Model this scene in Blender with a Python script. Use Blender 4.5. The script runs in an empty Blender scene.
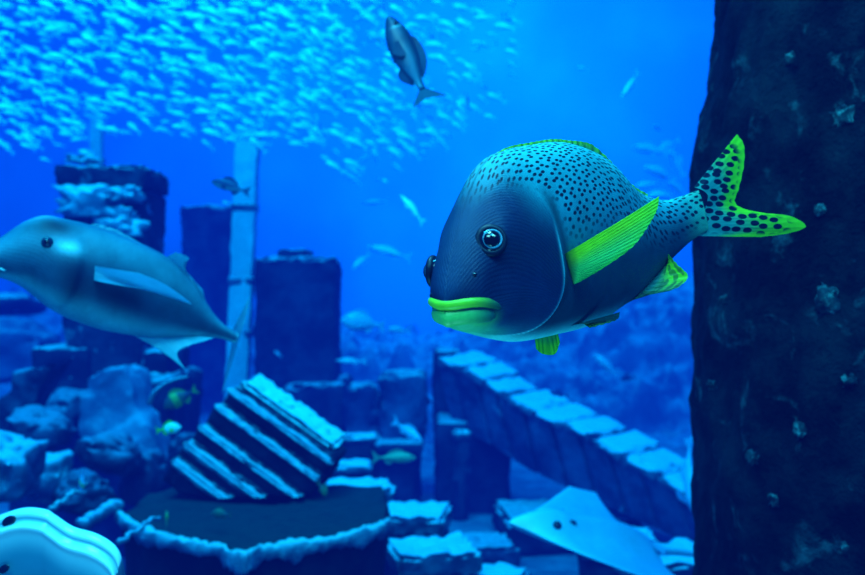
import bpy, bmesh, math, random
import numpy as np
from mathutils import Vector, Matrix, noise, Euler
PI = math.pi
FP = 927.0
CZ = 1.7
col = bpy.context.scene.collection

def P(px, py, Y):
    """world point seen at a photo position at distance Y (used once, to measure the place)"""
    return Vector(((px-432.5)/FP*Y, Y, CZ-(py-287.5)/FP*Y))

# ------------------------------------------------------------------ materials
def new_mat(name):
    m = bpy.data.materials.new(name); m.use_nodes = True
    m.node_tree.nodes.clear()
    return m, m.node_tree.nodes, m.node_tree.links

def nd(ns, typ, **kw):
    n = ns.new(typ)
    for k, v in kw.items():
        if k.startswith('i_'):
            n.inputs[k[2:].replace('_', ' ')].default_value = v
        else:
            setattr(n, k, v)
    return n

def mixc(ns, ls, fac, a, b, blend='MIX'):
    n = ns.new('ShaderNodeMix'); n.data_type = 'RGBA'; n.blend_type = blend
    for i, v in ((0, fac), (6, a), (7, b)):
        if hasattr(v, 'links'): ls.new(v, n.inputs[i])
        else: n.inputs[i].default_value = v if i == 0 else (*v, 1)[:4]
    return n.outputs[2]

def mth(ns, ls, op, a, b=0.0, c=None):
    n = ns.new('ShaderNodeMath'); n.operation = op
    for i, v in enumerate((a, b, c)):
        if v is None: continue
        if hasattr(v, 'links'): ls.new(v, n.inputs[i])
        else: n.inputs[i].default_value = v
    return n.outputs[0]

def ramp(ns, ls, src, lo, hi):
    n = ns.new('ShaderNodeMapRange'); n.interpolation_type = 'SMOOTHSTEP'
    ls.new(src, n.inputs[0]); n.inputs[1].default_value = lo; n.inputs[2].default_value = hi
    return n.outputs[0]

def stone(name, dark, mid, sed, patch=0.0, scale=3.0, sedlo=.35, sedhi=.9, bump=.5, patchcol=None):
    m, ns, ls = new_mat(name)
    out = ns.new('ShaderNodeOutputMaterial'); b = ns.new('ShaderNodeBsdfPrincipled')
    b.inputs['Roughness'].default_value = .85; b.inputs['Specular IOR Level'].default_value = .15
    geo = ns.new('ShaderNodeNewGeometry'); pos = geo.outputs['Position']
    n1 = nd(ns, 'ShaderNodeTexNoise', i_Scale=scale, i_Detail=8.0, i_Roughness=.65); ls.new(pos, n1.inputs['Vector'])
    n2 = nd(ns, 'ShaderNodeTexNoise', i_Scale=scale*4.2, i_Detail=6.0, i_Roughness=.7); ls.new(pos, n2.inputs['Vector'])
    c = mixc(ns, ls, ramp(ns, ls, n1.outputs[0], .38, .66), dark, mid)
    pc = patchcol or sed
    if patch > 0:
        n3 = nd(ns, 'ShaderNodeTexNoise', i_Scale=scale*1.3, i_Detail=7.0, i_Roughness=.6, i_Distortion=.6); ls.new(pos, n3.inputs['Vector'])
        f = mth(ns, ls, 'MULTIPLY', ramp(ns, ls, n3.outputs[0], .66-patch*.22, .78-patch*.2), ramp(ns, ls, n2.outputs[0], .3, .6))
        c = mixc(ns, ls, f, c, pc)
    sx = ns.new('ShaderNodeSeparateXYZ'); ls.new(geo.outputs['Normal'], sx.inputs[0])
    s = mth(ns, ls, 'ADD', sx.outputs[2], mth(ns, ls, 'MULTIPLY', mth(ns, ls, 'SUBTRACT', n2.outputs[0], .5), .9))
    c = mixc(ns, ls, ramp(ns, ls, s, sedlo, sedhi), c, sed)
    ls.new(c, b.inputs['Base Color'])
    bp = ns.new('ShaderNodeBump'); bp.inputs['Strength'].default_value = bump; bp.inputs['Distance'].default_value = .03
    ls.new(n2.outputs[0], bp.inputs['Height']); ls.new(bp.outputs[0], b.inputs['Normal'])
    ls.new(b.outputs[0], out.inputs[0])
    return m

def plain(name, c, rough=.5, spec=.4, var=0.0, scale=20.0, transl=0.0):
    m, ns, ls = new_mat(name)
    out = ns.new('ShaderNodeOutputMaterial'); b = ns.new('ShaderNodeBsdfPrincipled')
    b.inputs['Roughness'].default_value = rough; b.inputs['Specular IOR Level'].default_value = spec
    tc = ns.new('ShaderNodeTexCoord')
    n1 = nd(ns, 'ShaderNodeTexNoise', i_Scale=scale, i_Detail=4.0); ls.new(tc.outputs['Object'], n1.inputs['Vector'])
    cc = mixc(ns, ls, ramp(ns, ls, n1.outputs[0], .35, .65), tuple(x*(1-var) for x in c), tuple(min(1, x*(1+var)) for x in c))
    ls.new(cc, b.inputs['Base Color']); ls.new(b.outputs[0], out.inputs[0])
    return m

def skin(name, rough=.42, spec=.5, spots=None, scales=None, transl=0.0, mottle=.15, mscale=30.0, bumpd=.0012):
    """vertex-coloured skin; spots = (size, threshold) on the mesh's own UV, masked by the alpha of the colour layer"""
    m, ns, ls = new_mat(name)
    out = ns.new('ShaderNodeOutputMaterial'); b = ns.new('ShaderNodeBsdfPrincipled')
    b.inputs['Roughness'].default_value = rough; b.inputs['Specular IOR Level'].default_value = spec
    va = nd(ns, 'ShaderNodeVertexColor', layer_name='Col')
    tc = ns.new('ShaderNodeTexCoord')
    c = va.outputs['Color']
    nz = nd(ns, 'ShaderNodeTexNoise', i_Scale=mscale, i_Detail=5.0, i_Roughness=.7); ls.new(tc.outputs['Object'], nz.inputs['Vector'])
    f = mth(ns, ls, 'MULTIPLY_ADD', mth(ns, ls, 'SUBTRACT', nz.outputs[0], .5), mottle*4, 1.0)
    g = ns.new('ShaderNodeCombineColor')
    for i in range(3): ls.new(f, g.inputs[i])
    c = mixc(ns, ls, 1.0, c, g.outputs[0], 'MULTIPLY')
    hsrc = None
    if scales:
        mp = ns.new('ShaderNodeMapping'); mp.inputs['Scale'].default_value = (scales, scales*1.5, 1)
        mp.inputs['Rotation'].default_value = (0, 0, .5)
        ls.new(tc.outputs['UV'], mp.inputs[0])
        vs = nd(ns, 'ShaderNodeTexVoronoi', voronoi_dimensions='2D', i_Scale=1.0, i_Randomness=.25); ls.new(mp.outputs[0], vs.inputs['Vector'])
        hsrc = vs.outputs['Distance']
        sc = ramp(ns, ls, hsrc, .25, .7)
        c = mixc(ns, ls, mth(ns, ls, 'MULTIPLY', sc, .28), c, (0, .03, .06))
        bp = ns.new('ShaderNodeBump'); bp.inputs['Strength'].default_value = .55; bp.inputs['Distance'].default_value = bumpd
        bp.invert = True
        ls.new(hsrc, bp.inputs['Height']); ls.new(bp.outputs[0], b.inputs['Normal'])
    if spots:
        mp = ns.new('ShaderNodeMapping'); mp.inputs['Scale'].default_value = (1/spots[0]*.68, 1/spots[0]*1.22, 1)
        mp.inputs['Rotation'].default_value = (0, 0, spots[2])
        ls.new(tc.outputs['UV'], mp.inputs[0])
        vs = nd(ns, 'ShaderNodeTexVoronoi', voronoi_dimensions='2D', i_Scale=1.0, i_Randomness=.55); ls.new(mp.outputs[0], vs.inputs['Vector'])
        k = mth(ns, ls, 'SUBTRACT', 1.0, ramp(ns, ls, vs.outputs['Distance'], spots[1], spots[1]+.09))
        k = mth(ns, ls, 'MULTIPLY', k, va.outputs['Alpha'])
        c = mixc(ns, ls, k, c, (.002, .012, .035))
    ls.new(c, b.inputs['Base Color'])
    if transl > 0:
        tr = ns.new('ShaderNodeBsdfTranslucent'); ls.new(c, tr.inputs[0])
        mx = ns.new('ShaderNodeMixShader'); mx.inputs[0].default_value = transl
        ls.new(b.outputs[0], mx.inputs[1]); ls.new(tr.outputs[0], mx.inputs[2]); ls.new(mx.outputs[0], out.inputs[0])
    else:
        ls.new(b.outputs[0], out.inputs[0])
    return m

# ------------------------------------------------------------------ object helpers
def empty(name, loc=(0, 0, 0)):
    o = bpy.data.objects.new(name, None); col.objects.link(o); o.location = loc
    o.empty_display_size = .1
    return o

def tag(o, label=None, cat=None, group=None, kind=None):
    if label: o['label'] = label
    if cat: o['category'] = cat
    if group: o['group'] = group
    if kind or cat: o['kind'] = kind or 'thing'
    return o

def mesh(name, vs, fs, mat, parent=None, cols=None, uvs=None, smooth=True, sharp=None):
    off = Vector(parent['_w']) if parent is not None and '_w' in parent else Vector((0, 0, 0))
    me = bpy.data.meshes.new(name)
    me.from_pydata([Vector(v)-off for v in vs], [], fs)
    if mat: me.materials.append(mat)
    if cols is not None:
        a = me.color_attributes.new('Col', 'FLOAT_COLOR', 'POINT')
        a.data.foreach_set('color', np.array([(*c, 1)[:4] if len(c) == 3 else c for c in cols], dtype=np.float32).ravel())
    if uvs is not None:
        uv = me.uv_layers.new(name='UV')
        for l in me.loops: uv.data[l.index].uv = uvs[l.vertex_index]
    if smooth: me.shade_smooth()
    if sharp: me.set_sharp_from_angle(angle=sharp)
    me.update()
    o = bpy.data.objects.new(name, me); col.objects.link(o)
    if parent is not None: o.parent = parent
    return o

def root(name, loc, label=None, cat=None, group=None):
    """an Empty at a world place; its parts are given in world coordinates"""
    o = empty(name, loc); o['_w'] = tuple(loc)
    tag(o, label, cat, group)
    return o

def finish_roots():
    for o in bpy.data.objects:
        if '_w' in o: del o['_w']

def subpart(parent_obj, o):
    o.parent = parent_obj
    o.location = (0, 0, 0)

def copy_tree(o, parent=None):
    c = o.copy(); col.objects.link(c)
    if parent is not None: c.parent = parent
    for ch in [x for x in o.children]: copy_tree(ch, c)
    return c

def hermite(tab, t):
    """smooth interpolation of rows (t, a, b, ...)"""
    n = len(tab)
    if t <= tab[0][0]: return np.array(tab[0][1:], float)
    if t >= tab[-1][0]: return np.array(tab[-1][1:], float)
    i = 0
    while tab[i+1][0] < t: i += 1
    def tan(k):
        a, b = max(0, k-1), min(n-1, k+1)
        return (np.array(tab[b][1:], float)-np.array(tab[a][1:], float))/(tab[b][0]-tab[a][0])
    x0, x1 = tab[i][0], tab[i+1][0]; h = x1-x0; s = (t-x0)/h
    p0, p1 = np.array(tab[i][1:], float), np.array(tab[i+1][1:], float)
    m0, m1 = tan(i)*h, tan(i+1)*h
    return (2*s**3-3*s*s+1)*p0+(s**3-2*s*s+s)*m0+(-2*s**3+3*s*s)*p1+(s**3-s*s)*m1

def sstep(a, b, x):
    t = min(1, max(0, (x-a)/(b-a))); return t*t*(3-2*t)
def lerp(a, b, f): return tuple(x*(1-f)+y*f for x, y in zip(a, b))

class Body:
    """lofted fish body: spine rows (t, x, y, z), profile rows (t, top, bottom, half width)"""
    def __init__(s, spine, prof, nose=.05, pw=1.0, bulge=None):
        s.sp, s.pr, s.nose, s.pw, s.bulge = spine, prof, nose, pw, bulge
        s.len = sum((Vector(spine[i+1][1:])-Vector(spine[i][1:])).length for i in range(len(spine)-1))
    def c(s, t): return Vector(hermite(s.sp, t))
    def frame(s, t):
        T = (s.c(min(1, t+.01))-s.c(max(0, t-.01))).normalized()     # towards the tail
        S = Vector((T.y, -T.x, 0)).normalized()                      # to the fish's left when it faces -T
        U = S.cross(T)
        if U.z < 0: U = -U
        return T, U, S
    def dims(s, t):
        a, b, w = hermite(s.pr, t)
        k = 1.0
        if t < s.nose: k = math.sqrt(max(0, 1-(1-t/s.nose)**2))
        return a*k, b*k, w*k
    def pt(s, t, ph, off=0.0):
        T, U, S = s.frame(t)
        a, b, w = s.dims(t)
        c, q = math.cos(ph), math.sin(ph)
        h = (a if c > 0 else b)*math.copysign(abs(c)**s.pw, c)
        ww = w*math.copysign(abs(q)**1.0, q)
        p = s.c(t)+U*h+S*ww
        n = (U*(c*w)+S*(q*(a if c > 0 else b)))
        n = n.normalized() if n.length > 1e-9 else -T
        o = off+(s.bulge(t, ph) if s.bulge else 0)
        return p+n*o
    def nrm(s, t, ph):
        e = 1e-3
        d1 = s.pt(min(1, t+e), ph)-s.pt(max(0, t-e), ph); d2 = s.pt(t, ph+.02)-s.pt(t, ph-.02)
        n = d1.cross(d2).normalized()
        if n.dot(s.pt(t, ph)-s.c(t)) < 0: n = -n
        return n
    def build(s, name, mat, parent, colf, nt=60, nph=40, tpow=1.35):
        vs, fs, cs, uv = [], [], [], []
        for i in range(nt+1):
            t = (i/nt)**tpow
            if i == 0: t = 1e-4
            a, b, w = s.dims(t)
            for j in range(nph):
                ph = 2*PI*j/nph
                vs.append(s.pt(t, ph))
                cs.append(colf(t, ph if ph <= PI else ph-2*PI))
                g = ph if ph <= PI else 2*PI-ph
                uv.append((t*s.len, g*(a+b+w)*.42+(.5 if ph > PI else 0)))
        for i in range(nt):
            for j in range(nph):
                k = (j+1) % nph
                fs.append((i*nph+j, i*nph+k, (i+1)*nph+k, (i+1)*nph+j))
        fs.append(tuple(range(nph)))
        fs.append(tuple(reversed([nt*nph+j for j in range(nph)])))
        return mesh(name, vs, fs, mat, parent, cs, uv)

def fin(name, base, edge, mat, parent, colf, nu=30, nv=10, ripple=.001, rays=14, side=None, belly=0.0):
    """membrane between a base polyline and an outer polyline, with raised rays"""
    def samp(pl, u):
        x = u*(len(pl)-1); tab = [(i, *p) for i, p in enumerate(pl)]
        return Vector(hermite(tab, x))
    vs, cs, fs, uv = [], [], [], []
    n0 = (Vector(base[-1])-Vector(base[0])).cross(samp(edge, .5)-Vector(base[0]))
    n0 = n0.normalized() if n0.length > 1e-9 else Vector((0, 1, 0))
    if side is not None: n0 = Vector(side).normalized()
    W = (samp(edge, .5)-samp(base, .5)).length
    for i in range(nu+1):
        u = i/nu
        a, b = samp(base, u), samp(edge, u)
        for j in range(nv+1):
            v = j/nv
            p = a.lerp(b, v)+n0*(ripple*math.sin(u*rays*2*PI)*min(1, v*3)+belly*math.sin(v*PI*.9)*W)
            vs.append(p); cs.append(colf(u, v)); uv.append((u*W, v*W))
    for i in range(nu):
        for j in range(nv):
            k = i*(nv+1)+j
            fs.append((k, k+1, k+nv+2, k+nv+1))
    return mesh(name, vs, fs, mat, parent, cs, uv)

def tube(pts, rads, seg=10, cap=True):
    vs, fs = [], []
    n = len(pts)
    for i in range(n):
        T = (Vector(pts[min(n-1, i+1)])-Vector(pts[max(0, i-1)])).normalized()
        A = T.cross(Vector((0, 0, 1)));
        if A.length < .05: A = T.cross(Vector((0, 1, 0)))
        A.normalize(); B = A.cross(T)
        for j in range(seg):
            a = 2*PI*j/seg
            vs.append(Vector(pts[i])+(A*math.cos(a)+B*math.sin(a))*rads[i])
    for i in range(n-1):
        for j in range(seg):
            k = (j+1) % seg
            fs.append((i*seg+j, i*seg+k, (i+1)*seg+k, (i+1)*seg+j))
    if cap:
        fs.append(tuple(reversed(range(seg)))); fs.append(tuple((n-1)*seg+j for j in range(seg)))
    return vs, fs

def ball(center, r, axes=None, nu=24, nv=16, squash=1.0, cut=PI):
    """sphere whose pole is axes[2]; squash flattens along the pole; cut < PI leaves a cap only"""
    X, Y_, Z = axes or (Vector((1, 0, 0)), Vector((0, 1, 0)), Vector((0, 0, 1)))
    vs, fs = [], []
    for i in range(nv+1):
        th = cut*i/nv
        for j in range(nu):
            a = 2*PI*j/nu
            vs.append(Vector(center)+(X*math.cos(a)+Y_*math.sin(a))*r*math.sin(th)+Z*(r*squash*math.cos(th)))
    for i in range(nv):
        for j in range(nu):
            k = (j+1) % nu
            fs.append((i*nu+j, i*nu+k, (i+1)*nu+k, (i+1)*nu+j))
    return vs, fs

def axes_of(n):
    n = Vector(n).normalized()
    a = n.cross(Vector((0, 0, 1))).normalized(); return a, n.cross(a).normalized(), n

def fnoise(p, s, seed=0.0):
    return noise.fractal(Vector(p)*s+Vector((seed*7.3, seed*3.1, -seed*5.7)), 1.0, 2.1, 5)

def rough_box(w, d, h, amp=.02, seed=0, cuts=None, cell=.05, chip=.5, base_flat=True):
    """box centred in x,y with its base at z=0, edges worn and faces pitted; returns verts, faces"""
    bm = bmesh.new()
    n = [max(2, min(40, int(round(x/cell)))) for x in (w, d, h)]
    idx = {}
    def v(i, j, k):
        key = (i, j, k)
        if key not in idx:
            p = Vector((w*(i/n[0]-.5), d*(j/n[1]-.5), h*k/n[2]))
            e = sum(1 for a, b in ((i, n[0]), (j, n[1]), (k, n[2])) if a in (0, b))
            q = fnoise(p, 2.5/max(.2, min(w, d, h)), seed); r = fnoise(p, 9/max(.2, min(w, d, h)), seed+4)
            cen = Vector((0, 0, h/2)); nrm = Vector((p.x/w, p.y/d, (p.z-h/2)/h)).normalized()
            off = amp*(.8*q+.5*r)
            if e >= 2: off -= amp*chip*(1+1.6*abs(fnoise(p, 5, seed+9)))
            p = p+nrm*off
            if base_flat and k == 0: p.z = 0
            idx[key] = bm.verts.new(p)
        return idx[key]
    for i in range(n[0]):
        for j in range(n[1]):
            bm.faces.new((v(i, j, 0), v(i, j+1, 0), v(i+1, j+1, 0), v(i+1, j, 0)))
            bm.faces.new((v(i, j, n[2]), v(i+1, j, n[2]), v(i+1, j+1, n[2]), v(i, j+1, n[2])))
    for i in range(n[0]):
        for k in range(n[2]):
            bm.faces.new((v(i, 0, k), v(i+1, 0, k), v(i+1, 0, k+1), v(i, 0, k+1)))
            bm.faces.new((v(i, n[1], k), v(i, n[1], k+1), v(i+1, n[1], k+1), v(i+1, n[1], k)))
    for j in range(n[1]):
        for k in range(n[2]):
            bm.faces.new((v(0, j, k), v(0, j, k+1), v(0, j+1, k+1), v(0, j+1, k)))
            bm.faces.new((v(n[0], j, k), v(n[0], j+1, k), v(n[0], j+1, k+1), v(n[0], j, k+1)))
    bm.verts.index_update()
    vs = [x.co.copy() for x in bm.verts]; fs = [tuple(a.index for a in f.verts) for f in bm.faces]
    bm.free()
    return vs, fs

def xf(vs, M): return [M @ Vector(v) for v in vs]
def TR(loc, rx=0, ry=0, rz=0): return Matrix.Translation(Vector(loc)) @ Euler((rx, ry, rz)).to_matrix().to_4x4()

def rock_mesh(sx, sy, sz, seed, sub=4, amp=.3, fr=1.3):
    bm = bmesh.new(); bmesh.ops.create_icosphere(bm, subdivisions=sub, radius=1)
    for v in bm.verts:
        d = v.co.normalized()
        k = 1+amp*fnoise(d, fr, seed)+amp*.35*fnoise(d, fr*3.5, seed+3)
        # facet the stone a little
        v.co = d*k
        v.co = Vector((math.copysign(abs(v.co.x)**.85, v.co.x)*sx, math.copysign(abs(v.co.y)**.85, v.co.y)*sy, math.copysign(abs(v.co.z)**.8, v.co.z)*sz))
        if v.co.z < -sz*.75: v.co.z = -sz*.75
    vs = [v.co.copy() for v in bm.verts]; fs = [tuple(a.index for a in f.verts) for f in bm.faces]
    bm.free()
    return vs, fs

# ------------------------------------------------------------------ camera, light, water
cam = bpy.data.objects.new('camera', bpy.data.cameras.new('camera')); col.objects.link(cam)
cam.location = (0, 0, CZ); cam.rotation_euler = (PI/2, 0, 0)
cam.data.sensor_width = 36; cam.data.lens = 36*FP/865
cam.data.clip_start = .02; cam.data.clip_end = 100
cam.data.dof.use_dof = True; cam.data.dof.focus_distance = 1.12; cam.data.dof.aperture_fstop = 5.0
bpy.context.scene.camera = cam
sc = bpy.context.scene
sc.view_settings.view_transform = 'Standard'
try: sc.view_settings.look = 'Medium High Contrast'
except Exception: sc.view_settings.look = 'None'

w = bpy.data.worlds.new('World'); sc.world = w; w.use_nodes = True
w.node_tree.nodes['Background'].inputs[0].default_value = (.0, .22, .8, 1)
w.node_tree.nodes['Background'].inputs[1].default_value = .5

def sun(name, energy, colr, rot, angle=12):
    l = bpy.data.lights.new(name, 'SUN'); l.energy = energy; l.color = colr; l.angle = math.radians(angle)
    o = bpy.data.objects.new(name, l); col.objects.link(o); o.rotation_euler = [math.radians(a) for a in rot]
    return o
def area(name, loc, aim, energy, colr, sx, sy):
    l = bpy.data.lights.new(name, 'AREA'); l.energy = energy; l.color = colr; l.shape = 'RECTANGLE'; l.size = sx; l.size_y = sy
    o = bpy.data.objects.new(name, l); col.objects.link(o); o.location = loc
    o.rotation_euler = (Vector(aim)-Vector(loc)).to_track_quat('-Z', 'Y').to_euler()
    return o
sun('surface_sun', 2.5, (.06, .58, 1.0), (28, 10, 0), 25)
area('shoal_fill', (-2.0, 2.5, 7.5), (-2.2, 8.5, 3.6), 800, (.05, .62, 1.0), 3, 2)  # unseen fill added to brighten the shoal and the pale post
area('underside_fill', (-.15, .75, .9), (.08, 1.02, 1.66), 5, (.25, .95, 1.0), .6, .4)  # unseen fill added from below to lift the chin and belly
area('pillar_fill', (.7, .1, 3.0), (.95, 1.8, 1.7), 15, (.3, .95, 1.0), .8, .5)  # added front-right fill that brings out the rock pillar
area('fish_top_fill', (-.15, 1.15, 3.3), (.2, 1.2, 1.8), 26, (.35, .95, 1.0), .7, .5)  # added light above the spotted fish to brighten its back
area('fish_front_fill', (-.5, .0, 2.9), (.1, 1.0, 1.7), 15, (.35, .95, 1.0), .8, .5)  # added front fill for the spotted fish, no window there
area('backdrop_fill', (1.5, 15.5, 8.0), (1.5, 19.5, 3.0), 1500, (.0, .48, 1.0), 7, 2)  # added light that grades the back wall, brighter at the top

def water():
    m, ns, ls = new_mat('water_haze')
    out = ns.new('ShaderNodeOutputMaterial')
    ab = ns.new('ShaderNodeVolumeAbsorption'); em = ns.new('ShaderNodeEmission'); ad = ns.new('ShaderNodeAddShader')
    sg = (.22, .034, .040)            # absorption per metre
    far = (.0, .060, .78)             # the colour of endless water
    D = max(sg)
    ab.inputs['Density'].default_value = D
    ab.inputs['Color'].default_value = (1-sg[0]/D, 1-sg[1]/D, 1-sg[2]/D, 1)
    e = [a*b for a, b in zip(sg, far)]; k = max(e)
    em.inputs['Color'].default_value = (e[0]/k, e[1]/k, e[2]/k, 1); em.inputs['Strength'].default_value = k  # the volume's own glow stands in for light scattered by the water
    ls.new(ab.outputs[0], ad.inputs[0]); ls.new(em.outputs[0], ad.inputs[1]); ls.new(ad.outputs[0], out.inputs['Volume'])
    x0, x1, y0, y1, z0, z1 = -14, 14, -2, 21, -.8, 9.5
    vs = [(x, y, z) for z in (z0, z1) for y in (y0, y1) for x in (x0, x1)]
    fs = [(0, 2, 3, 1), (4, 5, 7, 6), (0, 1, 5, 4), (2, 6, 7, 3), (0, 4, 6, 2), (1, 3, 7, 5)]
    o = mesh('water', vs, fs, m, smooth=False)
    tag(o, kind='structure', label='hazy blue water filling the whole aquarium tank', cat='water')
water()

# ------------------------------------------------------------------ setting
M = {}
M['sea'] = stone('seabed_sand', (.02, .07, .13), (.05, .16, .24), (.10, .32, .42), 0, 1.2, .8, 1.3, .6)
M['backdrop'] = plain('painted_tank_wall', (.05, .35, .75), .9, .1, .15, .25)
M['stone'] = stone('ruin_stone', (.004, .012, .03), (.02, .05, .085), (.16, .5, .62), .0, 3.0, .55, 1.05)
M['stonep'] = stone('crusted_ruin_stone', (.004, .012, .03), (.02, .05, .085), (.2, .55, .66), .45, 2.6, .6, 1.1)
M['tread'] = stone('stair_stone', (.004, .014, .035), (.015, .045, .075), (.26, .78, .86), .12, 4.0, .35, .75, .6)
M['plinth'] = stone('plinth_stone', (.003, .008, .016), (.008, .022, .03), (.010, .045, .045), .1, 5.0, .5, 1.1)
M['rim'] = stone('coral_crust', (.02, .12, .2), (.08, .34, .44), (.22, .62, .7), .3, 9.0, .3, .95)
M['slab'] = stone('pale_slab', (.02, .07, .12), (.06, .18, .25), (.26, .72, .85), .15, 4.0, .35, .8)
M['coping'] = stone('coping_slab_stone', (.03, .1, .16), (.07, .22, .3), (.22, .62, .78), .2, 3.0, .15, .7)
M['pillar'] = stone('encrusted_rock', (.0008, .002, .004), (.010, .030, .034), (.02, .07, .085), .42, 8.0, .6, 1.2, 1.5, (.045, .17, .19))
M['post'] = stone('pale_post', (.12, .5, .62), (.2, .72, .85), (.3, .8, .9), 0, 1.8, .5, .9)
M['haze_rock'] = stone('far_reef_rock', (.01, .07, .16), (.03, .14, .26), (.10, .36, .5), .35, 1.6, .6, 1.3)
M['rockl'] = stone('rubble_rock', (.008, .025, .05), (.03, .09, .15), (.08, .28, .4), .3, 5.0, .45, 1.1)

def seabed():
    n = 90; vs, fs = [], []
    for i in range(n+1):
        for j in range(n+1):
            x = -13+26*i/n; y = -1.5+22*j/n
            z = .06*fnoise((x, y, 0), .5)+.02*fnoise((x, y, 0), 2.2, 3)+sstep(8, 16, y)*.5
            vs.append((x, y, z-.05))
    for i in range(n):
        for j in range(n):
            k = i*(n+1)+j; fs.append((k, k+n+1, k+n+2, k+1))
    tag(mesh('floor', vs, fs, M['sea']), kind='structure')
seabed()
def flat_wall(name, vs):
    tag(mesh(name, vs, [(0, 1, 2, 3)], M['backdrop'], smooth=False), kind='structure')
flat_wall('wall_back', [(-13, 20.4, -.2), (13, 20.4, -.2), (13, 20.4, 9), (-13, 20.4, 9)])

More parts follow.
